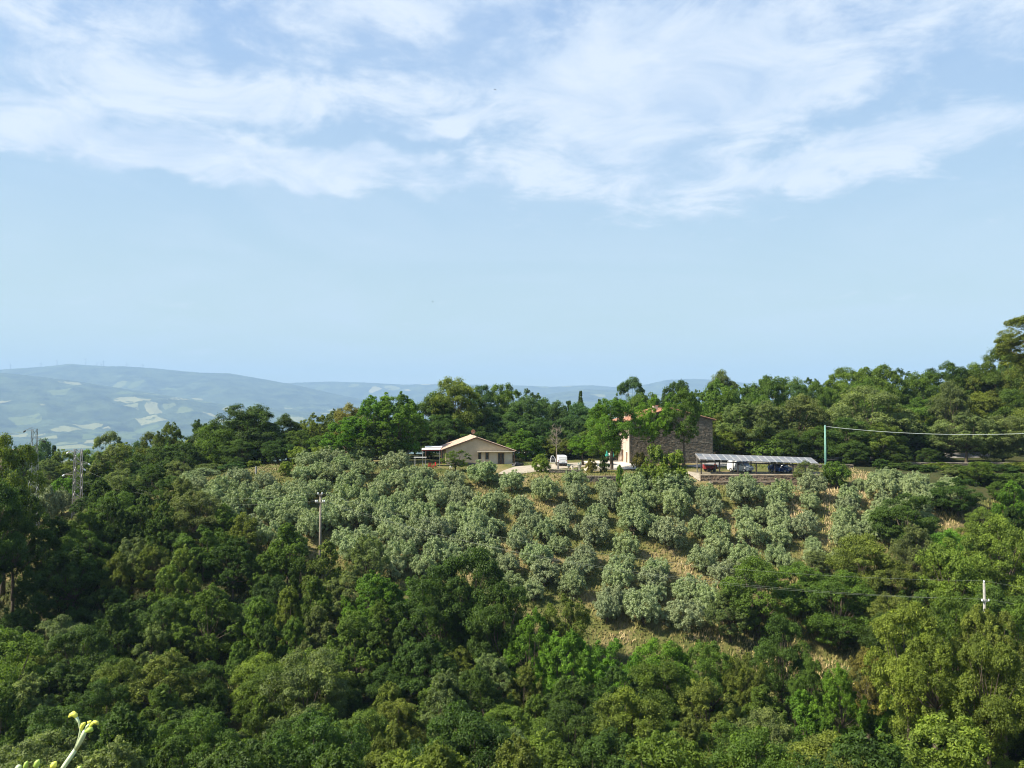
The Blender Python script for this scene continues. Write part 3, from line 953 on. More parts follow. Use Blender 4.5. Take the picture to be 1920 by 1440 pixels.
# ---- hand-placed trees: centre px, top py, width px, distance, kind, tint, species phrase, label
BG = [
    # left edge
    (10, 836, 110, 104, 'oak', 'olive green', 'tall dark broadleaf tree at the edge of the view before the slim lattice pylon'),
    (28, 930, 90, 98, 'oak', 'dark green', None), (-30, 900, 120, 92, 'oak', 'dark green', None),
    (50, 838, 70, 215, 'oak', 'bluish green', 'bluish round tree behind the top of the slim lattice pylon'),
    (80, 833, 60, 235, 'oak', 'bluish green', None),
    (118, 848, 56, 175, 'ash', 'yellow-green', 'leafy yellow-green tree between the two lattice pylons'),
    (92, 868, 60, 165, 'ash', 'grey-green', None), (75, 900, 50, 150, 'oak', 'olive green', None), (120, 895, 46, 140, 'ash', 'bright green', None),
    (168, 850, 60, 175, 'oak', 'mid green', None), (203, 818, 56, 190, 'oak', 'grey-green', 'round grey-green treetop above the wide lattice pylon'),
    (240, 838, 80, 165, 'ash', 'olive green', None), (215, 846, 70, 140, 'ash', 'grey-green', None), (232, 872, 80, 142, 'oak', 'mid green', None),
    (285, 818, 50, 165, 'oak', 'olive green', None), (320, 806, 60, 162, 'ash', 'olive green', None), (300, 845, 80, 155, 'oak', 'dark green', None),
    (345, 832, 80, 155, 'oak', 'dark green', None), (372, 795, 44, 185, 'ash', 'dark green', 'slender dark treetop standing just left of the broad black-green crown'),
    (185, 870, 70, 140, 'oak', 'dark green', None), (270, 880, 80, 138, 'oak', 'dark green', None),
    (400, 800, 80, 165, 'oak', 'dark green', None), (462, 766, 120, 160, 'oak', 'dark green', 'broadest black-green oak left of the ivy clump, highest of its thicket'),
    (425, 790, 100, 158, 'oak', 'mid green', None), (500, 800, 90, 158, 'oak', 'dark green', None), (540, 783, 52, 168, 'oak', 'dark green', None),
    (560, 808, 80, 160, 'oak', 'mid green', None), (590, 775, 60, 172, 'ash', 'olive green', None), (628, 769, 56, 178, 'ash', 'grey-green', None),
    (395, 872, 60, 146, 'shrub', 'grey-green', None), (440, 868, 60, 146, 'shrub', 'bluish green', None),
    (600, 825, 90, 158, 'oak', 'mid green', None), (520, 835, 90, 152, 'oak', 'dark green', None), (450, 830, 100, 151, 'oak', 'dark green', None),
    (690, 752, 90, 153, 'ash', 'bright green', 'bright green twin-headed tree above the olives, left of the tallest bright one'),
    (742, 738, 100, 155, 'ash', 'bright green', 'tallest bright green tree left of the bungalow awning'),
    (650, 790, 90, 151, 'ash', 'bright green', None), (765, 775, 70, 158, 'ash', 'bright green', None), (700, 800, 100, 150, 'ash', 'mid green', None),
    (655, 765, 60, 172, 'oak', 'rusty green', None),
    (850, 718, 110, 176, 'oak', 'olive green', 'huge dark oak towering behind the cream bungalow'),
    (808, 745, 90, 176, 'oak', 'dark green', None), (890, 760, 90, 178, 'oak', 'olive green', None), (905, 733, 50, 186, 'oak', 'bluish green', None),
    (830, 785, 110, 168, 'oak', 'dark green', None), (900, 800, 90, 170, 'oak', 'dark green', None), (800, 800, 90, 168, 'oak', 'dark green', None),
    (945, 732, 80, 190, 'oak', 'mid green', None), (985, 750, 80, 185, 'oak', 'bluish green', None), (950, 775, 90, 180, 'oak', 'bluish green', None),
    (995, 734, 40, 200, 'sparse', 'dark green', 'gaunt dark tree with a bare spike, left of the three cypresses'),
    (1025, 755, 60, 195, 'oak', 'bluish green', None), (975, 792, 70, 172, 'oak', 'bluish green', None), (1015, 790, 70, 172, 'oak', 'bluish green', None),
    (985, 808, 70, 160, 'elm', 'bright green', 'spiky bright green tree just beside the bungalow'),
    (950, 815, 50, 165, 'ash', 'mid green', None),
    (1050, 760, 60, 190, 'oak', 'bluish green', None), (1085, 762, 70, 188, 'oak', 'bluish green', None), (1055, 790, 80, 178, 'oak', 'bluish green', None),
    (1100, 785, 70, 176, 'oak', 'bluish green', None), (1120, 770, 50, 185, 'oak', 'dark green', None), (1080, 815, 80, 170, 'oak', 'bluish green', None), (1035, 820, 70, 168, 'oak', 'olive green', None),
    (1060, 838, 80, 165, 'ash', 'olive green', None), (1130, 825, 60, 166, 'oak', 'mid green', None),
    (1092, 816, 54, 148, 'ash', 'bright green', 'small round bright tree with short dark trunk beside the white van'),
    (1146, 750, 84, 141, 'oak', 'bright green', 'tall bright green tree hiding the farmhouse\'s pink side'),
    (1225, 742, 66, 144, 'ash', 'bright green', 'loose-leaved tree before the farmhouse, nearer its pink corner'),
    (1282, 735, 68, 143, 'ash', 'mid green', 'loose-leaved tall tree before the farmhouse gable, nearer the carport'),
    (1183, 717, 60, 205, 'oak', 'bluish green', 'isolated round treetop against the far hills above the farmhouse roof'),
    (1215, 745, 70, 180, 'oak', 'mid green', None), (1195, 752, 50, 182, 'oak', 'mid green', None),
    (1273, 716, 48, 200, 'oak', 'dark green', 'dark ragged treetop against the far hills right above the farmhouse'),
    (1255, 738, 60, 184, 'ash', 'bright green', None), (1310, 738, 50, 184, 'ash', 'mid green', None),
    (1358, 704, 60, 196, 'oak', 'grey-green', 'grey rounded treetop on the skyline directly above the white-van bay'),
    (1340, 722, 90, 178, 'ash', 'mid green', None), (1375, 735, 90, 172, 'ash', 'mid green', None), (1440, 708, 90, 182, 'oak', 'mid green', None),
    (1400, 722, 80, 180, 'ash', 'mid green', None), (1350, 780, 60, 168, 'ash', 'olive green', None), (1395, 760, 90, 162, 'ash', 'grey-green', None),
    (1360, 812, 60, 160, 'ash', 'yellow-green', None), (1440, 765, 90, 160, 'ash', 'grey-green', None), (1405, 800, 80, 160, 'oak', 'olive green', None),
    (1495, 750, 100, 162, 'oak', 'grey-green', 'domed grey-green tree behind the carport roof\'s pole end'),
    (1525, 704, 50, 198, 'sparse', 'dark green', 'thin see-through treetop on the skyline above the green pole'),
    (1480, 716, 70, 186, 'oak', 'mid green', None), (1530, 725, 80, 182, 'oak', 'mid green', None), (1480, 810, 100, 154, 'oak', 'dark green', None), (1540, 805, 100, 154, 'oak', 'dark green', None),
    (1440, 825, 80, 156, 'shrub', 'mid green', None),
    (1590, 700, 90, 184, 'oak', 'mid green', None), (1645, 688, 100, 182, 'oak', 'mid green', 'broad mid green dome, first high point of the skyline past the green pole'),
    (1692, 694, 34, 190, 'sparse', 'bluish green', None), (1625, 735, 130, 158, 'oak', 'grey-green', 'large khaki round tree over the wire next to the green pole'),
    (1670, 760, 90, 160, 'oak', 'olive green', None), (1590, 790, 100, 152, 'oak', 'dark green', None), (1650, 800, 120, 150, 'oak', 'olive green', None),
    (1730, 706, 90, 180, 'oak', 'mid green', None), (1775, 690, 90, 184, 'oak', 'dark green', None), (1820, 692, 80, 182, 'oak', 'mid green', None),
    (1720, 745, 90, 170, 'oak', 'mid green', None), (1780, 740, 100, 170, 'oak', 'olive green', None), (1845, 705, 90, 180, 'oak', 'olive green', None),
    (1885, 664, 90, 176, 'oak', 'mid green', 'highest leafy crown of the wooded ridge, beneath the overhanging tree'),
    (1930, 680, 90, 172, 'oak', 'olive green', None), (1840, 745, 110, 168, 'oak', 'olive green', None), (1900, 740, 110, 165, 'oak', 'mid green', None),
    (1715, 795, 70, 158, 'oak', 'dark green', None), (1810, 775, 110, 150, 'ash', 'grey-green', 'pale lit tree leaning over the terrace under the wire'),
    (1880, 785, 110, 150, 'oak', 'grey-green', None), (1950, 760, 110, 152, 'oak', 'olive green', None), (1760, 830, 60, 155, 'oak', 'dark green', None), (1600, 840, 90, 147, 'oak', 'dark green', None),
    (1680, 840, 80, 147, 'oak', 'dark green', None), (1740, 848, 60, 148, 'oak', 'dark green', None),
    (1948, 592, 86, 150, 'oak', 'olive green', 'tall tree whose high crown overhangs the wooded ridge'),
    # bushes round the houses
    (1246, 844, 76, 127, 'shrub', 'yellow-green', 'big yellow-green bush by the carport wall'),
    (1200, 851, 28, 139, 'shrub', 'rusty green', 'small orange-tinged bush against the farmhouse wall'),
    (1015, 854, 34, 137, 'shrub', 'yellow-green', 'round glossy bush left of the white van'),
    (1163, 876, 20, 127, 'shrub', 'bright green', 'small bright sapling growing from the terrace wall'),
    (1133, 858, 18, 137, 'shrub', 'dark green', 'dark clipped bush between tarpaulin and tall tree'),
    (1108, 862, 20, 136, 'shrub', 'rusty green', 'brownish bush before the cream tarpaulin'),
    (1200, 884, 30, 126.5, 'shrub', 'grey-green', 'dark greyish bush at the foot of the terrace wall'),
    (1510, 862, 46, 129.5, 'sparse', 'grey-green', 'straggly grey shrub growing through the carport\'s pole end'),
    (1567, 872, 52, 129, 'shrub', 'mid green', 'dense green bush at the foot of the green pole'),
    (1375, 866, 16, 146, 'shrub', 'rusty green', 'scruffy bush behind the carport beside the white van'),
    (600, 838, 36, 150, 'shrub', 'yellow-green', None), (560, 842, 40, 150, 'shrub', 'yellow-green', None), (475, 870, 26, 148, 'shrub', 'yellow-green', None),
    (855, 842, 54, 138, 'sparse', 'yellow-green', 'small fig-like tree spreading in front of the bungalow\'s gable'),
    (50, 930, 50, 128, 'shrub', 'grey-green', None), (90, 922, 46, 130, 'olive', 'dull grey', None), (118, 925, 30, 132, 'olive', 'dull grey', None),
    # low growth along the foot of the ridge
    (1690, 868, 50, 141, 'shrub', 'dark green', None),
    (1730, 872, 50, 138, 'shrub', 'dark green', None),
    (1765, 868, 56, 141, 'shrub', 'olive green', None),
    (1800, 874, 50, 137, 'shrub', 'dark green', None),
    (1840, 868, 56, 140, 'shrub', 'mid green', None),
    (1880, 872, 56, 137, 'shrub', 'dark green', None),
    (1915, 868, 60, 139, 'shrub', 'olive green', None),
    (1655, 862, 40, 143, 'shrub', 'dark green', None),
    (230, 862, 60, 148, 'shrub', 'mid green', None),
    (300, 868, 60, 146, 'shrub', 'dark green', None),
    (340, 872, 56, 146, 'shrub', 'grey-green', None),
    (190, 885, 60, 140, 'shrub', 'mid green', None),
    (260, 888, 60, 140, 'shrub', 'grey-green', None),
    (1625, 1232, 70, 74, 'ash', 'rusty green', None), (1520, 1240, 60, 76, 'ash', 'mid green', None), (1575, 1258, 80, 70, 'ash', 'bright green', None),
    (1850, 890, 60, 131, 'shrub', 'dark green', None), (1895, 888, 64, 130, 'shrub', 'mid green', None), (1935, 892, 64, 128, 'oak', 'dark green', None), (1870, 905, 60, 124, 'ash', 'mid green', None), (1910, 912, 80, 120, 'oak', 'mid green', None), (1790, 884, 44, 133, 'shrub', 'grey-green', None), (1830, 880, 50, 134, 'shrub', 'olive green', None), (330, 868, 56, 143, 'ash', 'grey-green', None), (385, 880, 50, 140, 'olive', 'silvery', None), (360, 886, 50, 138, 'olive', 'fresh green', None),
    # field edge between olives and wood
    (1700, 925, 110, 112, 'oak', 'dark green', None), (1830, 878, 90, 130, 'ash', 'mid green', None), (1795, 895, 100, 120, 'oak', 'dark green', None),
    (1712, 990, 70, 104, 'ash', 'grey-green', 'white-blossomed shrub-like tree at the olive grove\'s lower corner'),
    (1610, 1012, 120, 100, 'oak', 'olive green', None), (1530, 1040, 90, 105, 'ash', 'grey-green', None),
    (1420, 1058, 120, 97, 'oak', 'mid green', 'spreading oak with a leaning dark trunk above the golden clearing'),
    (1500, 1062, 110, 101, 'oak', 'mid green', None), (1370, 1110, 80, 96, 'ash', 'grey-green', None), (1572, 1082, 125, 95, 'oak', 'mid green', None),
    (1780, 1010, 130, 96, 'oak', 'yellow-green', None), (1665, 1060, 110, 98, 'oak', 'olive green', None), (1870, 985, 120, 98, 'oak', 'yellow-green', None),
    (1465, 1165, 90, 84, 'oak', 'dark green', 'dark round oak standing left of the golden clearing'), (1660, 1160, 90, 86, 'oak', 'dark green', None),
    (1062, 1115, 80, 92, 'ash', 'olive green', 'loose olive-green tree at the tip of the pale straw strip'),
    (885, 1045, 130, 92, 'oak', 'dark green', 'large near-black oak at the lower border of the olive grove'),
    (945, 1090, 110, 88, 'oak', 'dark green', None), (820, 1080, 120, 90, 'oak', 'dark green', None), (1000, 1165, 90, 84, 'ash', 'bright green', None),
    (1060, 1185, 110, 82, 'ash', 'bright green', None), (1150, 1200, 110, 82, 'ash', 'bright green', None), (1240, 1205, 110, 82, 'oak', 'bright green', None),
    (1330, 1218, 90, 82, 'oak', 'mid green', None), (1400, 1225, 70, 80, 'ash', 'olive green', None),
    (1700, 1150, 125, 66, 'oak', 'yellow-green', 'sunlit yellow-green oak below and left of the short pale pole'), (1790, 1142, 120, 69, 'oak', 'mid green', None), (1880, 1148, 120, 66, 'oak', 'olive green', None), (1930, 1140, 110, 68, 'ash', 'mid green', None), (1750, 1185, 110, 60, 'ash', 'yellow-green', None), (1850, 1200, 120, 58, 'oak', 'olive green', None), (1838, 1160, 100, 66, 'ash', 'olive green', None),
    (690, 1010, 70, 103, 'ash', 'grey-green', None), (610, 1010, 80, 100, 'elm', 'olive green', None), (540, 980, 80, 105, 'elm', 'mid green', None),
]
placed = []
for e in BG:
    px, top, wpx, d, kind, tint, label = e
    x, y = at(px, top, d).x, d
    ztop = at(px, top, d).z
    zb = terr1(x, y)
    wm = wpx / F * d * 1.06
    H_ = ztop - zb + 0.15
    cat = {'olive': 'olive tree', 'shrub': 'shrub'}.get(kind, 'tree')
    name = {'olive': 'olive_tree', 'shrub': 'shrub', 'oak': 'broadleaf_tree', 'ash': 'leafy_tree', 'elm': 'slender_tree', 'sparse': 'open_crowned_tree'}[kind]
    species = {'olive': 'olive tree', 'shrub': 'shrub', 'oak': 'broad tree', 'ash': 'leafy tree', 'elm': 'slender tree', 'sparse': 'thin-leaved tree'}[kind]
    H_ = max(H_, 1.2)
    if wm > H_ * 1.2 and kind in ('oak', 'ash'):
        wm = max(H_ * 1.2, wm * 0.6)
        H_ = max(H_, wm * 0.8)
    zone = 'back' if d > 138 else 'wood'
    if wm < 0.45 * H_ and kind in ('oak', 'ash') and d > 138:
        wm = 0.5 * H_
    # tall trees that would be stretched too much get their extra height as depth below the crown's base
    zb2 = zb
    if label and label.startswith('tall tree whose'):
        zb2 = ztop - wm * 0.8
        H_ = wm * 0.8 + 0.15
    elif label and ('farmhouse' in label and 'tree' in label and d < 150 or label.startswith('small round bright')):
        zb2 = zb + 0.2 * H_
        H_ *= 0.8
    elif H_ > wm * 1.75 and kind != 'elm':
        zb2 = ztop - wm * 1.75
        H_ = wm * 1.75 + 0.15
    ro = put_tree(kind, x, y, wm, H_, tint, name, cat, zone, species, 'trees of the wooded skyline' if d > 138 and cat == 'tree' else None, label, zbase=zb2)
    if zb2 > zb + 0.5:
        mb = MB()
        s_ = ro.scale
        mb.tube([(0, 0, (zb - zb2 - 0.8) / s_.z), (0.1, 0, (zb - zb2) * 0.5 / s_.z), (0, 0, 0.3)], [0.34, 0.27, 0.24], 7)
        mb.build('trunk', 'bark', ro, smooth=True)
    placed.append((x, y, wm))

SKYLINE = [(120, 860), (150, 855), (200, 828), (240, 842), (300, 820), (370, 812), (400, 810), (460, 775), (520, 790), (560, 795), (600, 785), (640, 785), (700, 768), (740, 758), (790, 775), (850, 738), (900, 750),
           (950, 745), (1000, 760), (1030, 772), (1100, 776), (1150, 775), (1240, 765), (1320, 750), (1400, 734), (1450, 724), (1520, 728), (1590, 711), (1650, 700), (1700, 714), (1780, 705), (1840, 706), (1885, 676), (1990, 672)]
rb_ = np.random.default_rng(9)
nback = 0
for _ in range(1500):
    if nback >= 95:
        break
    y = rb_.uniform(160, 232)
    px = rb_.uniform(130, 1985)
    if px < 1180 and y > 215:
        continue
    x = (px - 960) / F * y
    if 1170 < px < 1345 and y < 178:
        continue
    if 820 < px < 975 and y < 172:
        continue
    tp = np.interp(px, [q[0] for q in SKYLINE], [q[1] for q in SKYLINE]) + rb_.uniform(2, 34)
    zt_ = at(px, tp, y).z
    H_ = zt_ - terr1(x, y)
    if H_ < 4.5:
        continue
    H_ = min(H_, 17.0)
    wm = min(max(rb_.uniform(6, 10), H_ * 0.55), H_ * 1.15)
    if any((x - a) ** 2 + (y - b_) ** 2 < (0.27 * (wm + w2)) ** 2 for a, b_, w2 in placed):
        continue
    tint = str(rb_.choice(['mid green', 'olive green', 'dark green', 'bluish green', 'grey-green', 'bright green'], p=[0.34, 0.2, 0.14, 0.14, 0.1, 0.08]))
    put_tree('oak', float(x), float(y), float(wm), float(H_), tint, 'broadleaf_tree', 'tree', 'back', 'broad tree', 'trees of the wooded skyline')
    placed.append((x, y, wm))
    nback += 1

# ---- the woods themselves fill their part of the valley
WOOD = [(-60, 1040), (0, 1060), (70, 1030), (110, 965), (140, 925), (200, 900), (300, 895), (365, 915), (400, 945), (440, 975), (500, 1000), (560, 1030), (640, 1080), (700, 1100), (780, 1110),
        (850, 1100), (930, 1130), (985, 1190), (1040, 1225), (1130, 1240), (1250, 1245), (1370, 1255), (1440, 1250), (1490, 1285), (1640, 1275), (1660, 1230), (1650, 1120), (1700, 1075), (1780, 1010), (1850, 940),
        (1930, 910), (2050, 900), (2100, 1600), (-150, 1600), (-120, 1060)]


def inside(px, py, poly):
    c = False
    j = len(poly) - 1
    for i in range(len(poly)):
        xi, yi = poly[i]
        xj, yj = poly[j]
        if (yi > py) != (yj > py) and px < (xj - xi) * (py - yi) / (yj - yi) + xi:
            c = not c
        j = i
    return c


cand = np.random.default_rng(77)
nwood = 0
CLEAR = [(1568, 1208, 36, 24), (1210, 1196, 90, 16), (1340, 1200, 60, 12), (95, 955, 30, 14), (148, 890, 12, 26), (600, 975, 8, 30)]
for _ in range(16000):
    y = 34 + cand.random() ** 0.8 * 112
    x = (cand.random() * 2 - 1) * (0.72 * y + 6)
    wm = cand.uniform(4.8, 8.8) * (0.85 if y > 105 else 1)
    kind = cand.choice(['oak', 'ash', 'elm'], p=[0.42, 0.33, 0.25])
    if kind == 'elm':
        wm *= 0.72
    H_ = wm * cand.uniform(0.95, 1.25) * (1.5 if kind == 'elm' else 1.05)
    H_ = min(H_, 10.5)
    zb = terr1(x, y)
    px, py = project(x, y, zb + H_ * 0.72)
    if not inside(px, py, WOOD) or py > 1500:
        continue
    if any((x - a) ** 2 + (y - b_) ** 2 < (0.335 * (wm + w2)) ** 2 for a, b_, w2 in placed):
        continue
    if any((x - a) ** 2 + (y - b_) ** 2 < (0.33 * (wm + 4.0)) ** 2 for a, b_ in olive_xy):
        continue
    rx_ = wm / 2 / y * F * 0.9
    ry_ = H_ * 0.42 / y * F
    cy_ = project(x, y, zb + H_ * 0.58)[1]
    if any(abs(px - a) < rx_ + ea and abs(cy_ - b_) < ry_ + eb for a, b_, ea, eb in CLEAR):
        continue
    # keep poles free
    if abs(px - 1845) < 40 and 60 < y < 76 and project(x, y, zb + H_)[1] < 1150:
        continue
    side = (px - 960) / 960
    pr = np.array([0.30 - 0.16 * side, 0.26, 0.20 + 0.03 * side, 0.08 + 0.10 * side, 0.04 + 0.03 * side, 0.12 - 0.05 * side])
    pr = np.clip(pr, 0.01, 1)
    tint = cand.choice(['dark green', 'mid green', 'olive green', 'yellow-green', 'bright green', 'grey-green'], p=pr / pr.sum())
    name = {'oak': 'broadleaf_tree', 'ash': 'leafy_tree', 'elm': 'slender_tree'}[kind]
    species = {'oak': 'broad tree', 'ash': 'leafy tree', 'elm': 'slender tree'}[kind]
    put_tree(str(kind), float(x), float(y), float(wm), float(H_), str(tint), name, 'tree', 'wood', species, 'trees of the valley wood')
    placed.append((x, y, wm))
    nwood += 1
print('wood trees', nwood, 'all', len(TREES))

# cypresses beyond the yard and one by the pylon
for px, top, wpx, d, lab in [(1067, 745, 12, 205, 'stout dark cypress, lowest and leftmost of the three behind the van'), (1088, 730, 10, 215, 'tallest dark cypress with a pointed tip behind the white van'),
                             (1123, 746, 9, 205, 'narrow dark cypress nearest the farmhouse, right of the tallest one'), (101, 827, 10, 225, 'single dark cypress on the skyline between the lattice pylons')]:
    p = at(px, top, d)
    zb = terr1(p.x, d)
    put_tree('cypress', p.x, d, wpx / F * d * 2.1, p.z - zb + 0.15, 'dark green', 'cypress_tree', 'cypress', 'cyp', 'cypress', 'dark cypresses on the skyline', lab)

# bare tree by the van and another bare top on the skyline
def bare_tree(px, top, d, lab, spread=2.2, seed=1):
    r = random.Random(seed)
    p = at(px, top, d)
    zb = terr1(p.x, d)
    H_ = p.z - zb
    t_ = thing('bare_tree', lab, 'tree', (p.x, d, zb))
    mb = MB()
    mb.tube([(0, 0, -0.5), (0.05, 0, H_ * 0.4), (0, 0, H_ * 0.75), (0.05, 0, H_ * 0.95)], [0.13, 0.09, 0.05, 0.02], 6)
    mb.build('trunk', 'bark_pale', t_, True)
    mb = MB()
    for i in range(34):
        z = H_ * r.uniform(0.42, 0.92)
        a = r.uniform(0, 6.28)
        l = spread * r.uniform(0.4, 1.0) * (1.15 - z / H_ * 0.6)
        e = Vector((math.cos(a) * l, math.sin(a) * l, z + l * r.uniform(0.6, 1.1)))
        e.z = min(e.z, H_)
        m1 = Vector((e.x * 0.5, e.y * 0.5, (z + e.z) / 2 - 0.1))
        mb.tube([(0, 0, z), m1, e], [0.035, 0.025, 0.012], 4, cap=False)
        for _ in range(4):
            q = m1.lerp(e, r.uniform(0.1, 0.9))
            mb.tube([q, q + Vector((r.uniform(-.5, .5), r.uniform(-.5, .5), r.uniform(0.2, .7)))], [0.014, 0.008], 3, cap=False)
    mb.build('branches', 'bark_pale', t_)
bare_tree(1043, 798, 147, 'slender bare-branched tree standing just behind the white van', 2.0, 3)

# ivy-clad stump among the olives, pale stub post
p = at(537, 883, 0) if False else None
Y = 133.0
p = at(537, 868, Y)
zg = terr1(p.x, Y)
ro = put_tree('shrub', p.x, Y, 2.5, p.z - zg + 0.1, 'yellow-green', 'ivy_stump', 'ivy-covered stump', 'x', 'x', None, 'square clump of yellow-green ivy standing among the olives', variant=1)
p = at(480, 874, 134)
t_ = MB()
zg = terr1(p.x, 134)
t_.tube([(p.x, 134, zg - 0.3), (p.x, 134, p.z)], [0.17, 0.15], 8)
t_.build('post', 'pale_concrete', label='short pale concrete post poking up among the olives', cat='post')

# ------------------------------------------------------------------ grass: one mass of tufts on the open slope
r = np.random.default_rng(3)
n = 260000
gx = r.uniform(-75, 95, n)
gy = r.uniform(84, 152, n)
gz = terr(gx, gy)
keep = np.ones(n, bool)
u_, v_ = 960 + F * gx / gy, HORIZON - F * gz / gy
keep &= (u_ > -40) & (u_ < 1960)
mask = ~(((u_ > 1180) & (u_ < 1345) & (gy > 143)) | ((u_ > 820) & (u_ < 970) & (gy > 142)) | ((gx > 30) & (gx < 56) & (gy > 130.5) & (gy < 142)) | ((gx > 14) & (gx < 26) & (gy > 139)) | ((gx > -3) & (gx < 24) & (gy > 133) & (gy > 133 + (gx + 2.5) * 0.75) & (gy < 146 + gx * 0.6)))
keep &= mask
keep &= ~((gx > 62) & (gy > 124)) & ~((gx < -58) & (gy > 132))
gx, gy, gz = gx[keep][:105000], gy[keep][:105000], gz[keep][:105000]
n = len(gx)
u_, v_ = 960 + F * gx / gy, HORIZON - F * gz / gy
dry = 0.37 + 0.25 * fnoise(gx, gy, 7, 5) + 0.18 * fnoise(gx, gy, 2.2, 8) + 0.24 * sm(1150, 1650, u_)
for (a, b_, ra, rb) in PATCHES:
    dry += 0.55 * np.exp(-(((u_ - a) / ra) ** 2 + ((v_ - b_) / rb) ** 2))
dry -= 0.2 * (gy > 134)
h = r.uniform(0.18, 0.5, n) * (1 + 0.3 * dry) * np.where(gy > 133, 0.4, 1.0)
ang = r.uniform(0, math.pi, n)
wd = r.uniform(0.05, 0.12, n)
lx, ly = r.normal(0, 0.12, n) + 0.06, r.normal(0, 0.12, n)
V = np.zeros((n, 3, 3))
V[:, 0] = np.stack([gx - np.cos(ang) * wd, gy - np.sin(ang) * wd, gz - 0.03], -1)
V[:, 1] = np.stack([gx + np.cos(ang) * wd, gy + np.sin(ang) * wd, gz - 0.03], -1)
V[:, 2] = np.stack([gx + lx, gy + ly, gz + h], -1)
me = bpy.data.meshes.new('dry_grass')
me.vertices.add(n * 3)
me.vertices.foreach_set('co', V.reshape(-1).astype('f4'))
me.loops.add(n * 3)
me.loops.foreach_set('vertex_index', np.arange(n * 3, dtype='i4'))
me.polygons.add(n)
me.polygons.foreach_set('loop_start', (np.arange(n) * 3).astype('i4'))
me.polygons.foreach_set('loop_total', np.full(n, 3, 'i4'))
me.update(calc_edges=True)
a_ = me.attributes.new('tint', 'FLOAT', 'FACE')
a_.data.foreach_set('value', np.clip(dry + r.normal(0, 0.1, n), 0, 1).astype('f4'))
me.materials.append(M['grass_blades'])
o = bpy.data.objects.new('dry_grass', me)
col.objects.link(o)
tag(o, 'dry straw and green grass between the olive trees', 'grass', kind='stuff')


# ------------------------------------------------------------------ masonry helpers
def wall_cells(mb, x0, x1, z0, z1, y0, y1, holes, tint=0.5):
    """a wall between y0 and y1 (thickness) with rectangular holes (x0, x1, z0, z1)"""
    xs = sorted({x0, x1, *[h_[0] for h_ in holes], *[h_[1] for h_ in holes]})
    zs = sorted({z0, z1, *[h_[2] for h_ in holes], *[h_[3] for h_ in holes]})
    for i in range(len(xs) - 1):
        for j in range(len(zs) - 1):
            cx, cz = (xs[i] + xs[i + 1]) / 2, (zs[j] + zs[j + 1]) / 2
            if any(h_[0] < cx < h_[1] and h_[2] < cz < h_[3] for h_ in holes):
                continue
            mb.box(xs[i], xs[i + 1], y0, y1, zs[j], zs[j + 1], tint)


def stones(mb, x0, x1, z0, top, seed, size=(0.22, 0.5), hh=(0.14, 0.26), y=0.0, depth=0.10, holes=()):
    """irregular courses of separate stones whose faces stand proud of y, facing -y; top is a function of x"""
    r = random.Random(seed)
    z = z0
    zmax = max(top(x0), top(x1), top((x0 + x1) / 2), max(top(x0 + (x1 - x0) * k / 20) for k in range(21)))
    while z < zmax:
        h_ = r.uniform(*hh)
        x = x0 - r.uniform(0, 0.2)
        while x < x1:
            w_ = r.uniform(*size)
            a, b_ = max(x, x0), min(x + w_ - 0.02, x1)
            c = (a + b_) / 2
            if b_ - a > 0.08 and z + h_ * 0.6 < top(c) and not any(q[0] < c < q[1] and q[2] < z + h_ / 2 < q[3] for q in holes):
                d = depth * r.uniform(0.35, 1.0)
                j = lambda: r.uniform(-0.02, 0.02)
                k = len(mb.v)
                z1_ = min(z + h_ - 0.02, top(c))
                mb.v += [(a + j(), y, z + j()), (b_ + j(), y, z + j()), (b_ + j(), y, z1_ + j()), (a + j(), y, z1_ + j()),
                         (a + 0.03 + j(), y - d, z + 0.03 + j()), (b_ - 0.03 + j(), y - d, z + 0.03 + j()), (b_ - 0.03 + j(), y - d, z1_ - 0.03 + j()), (a + 0.03 + j(), y - d, z1_ - 0.03 + j())]
                tn = min(1, max(0, r.gauss(0.45, 0.27)))
                for q in ((4, 5, 6, 7), (0, 1, 5, 4), (1, 2, 6, 5), (2, 3, 7, 6), (3, 0, 4, 7)):
                    mb.face(tuple(k + i for i in q), tn)
            x += w_
        z += h_


def tiles(mb, p0, along, down, na, nd, seed, rad=0.11):
    """barrel tiles: na columns along the ridge direction, nd courses down the slope"""
    r = random.Random(seed)
    along, down = Vector(along), Vector(down)
    up = along.cross(down).normalized()
    if up.z < 0:
        up = -up
    sa, sdn = along.length / na, down.length / nd
    ah, dh = along.normalized(), down.normalized()
    for i in range(na):
        for j in range(nd):
            o_ = Vector(p0) + ah * (sa * (i + 0.5)) + dh * (sdn * j)
            lift0, lift1 = 0.02, 0.055 + r.uniform(0, 0.015)
            k = len(mb.v)
            for (dd, lf) in ((0.0, lift0), (sdn * 1.06, lift1)):
                for an in (0, 0.33, 0.67, 1.0):
                    t_ = math.pi * an
                    mb.v.append(tuple(o_ + dh * dd + up * (lf + math.sin(t_) * rad * 0.75) - ah * math.cos(t_) * sa * 0.47))
            tn = min(1, max(0, r.gauss(0.5, 0.25)))
            for q in range(3):
                mb.face((k + q, k + q + 1, k + 4 + q + 1, k + 4 + q), tn)
            mb.face((k + 4, k + 5, k + 6, k + 7), tn * 0.6)


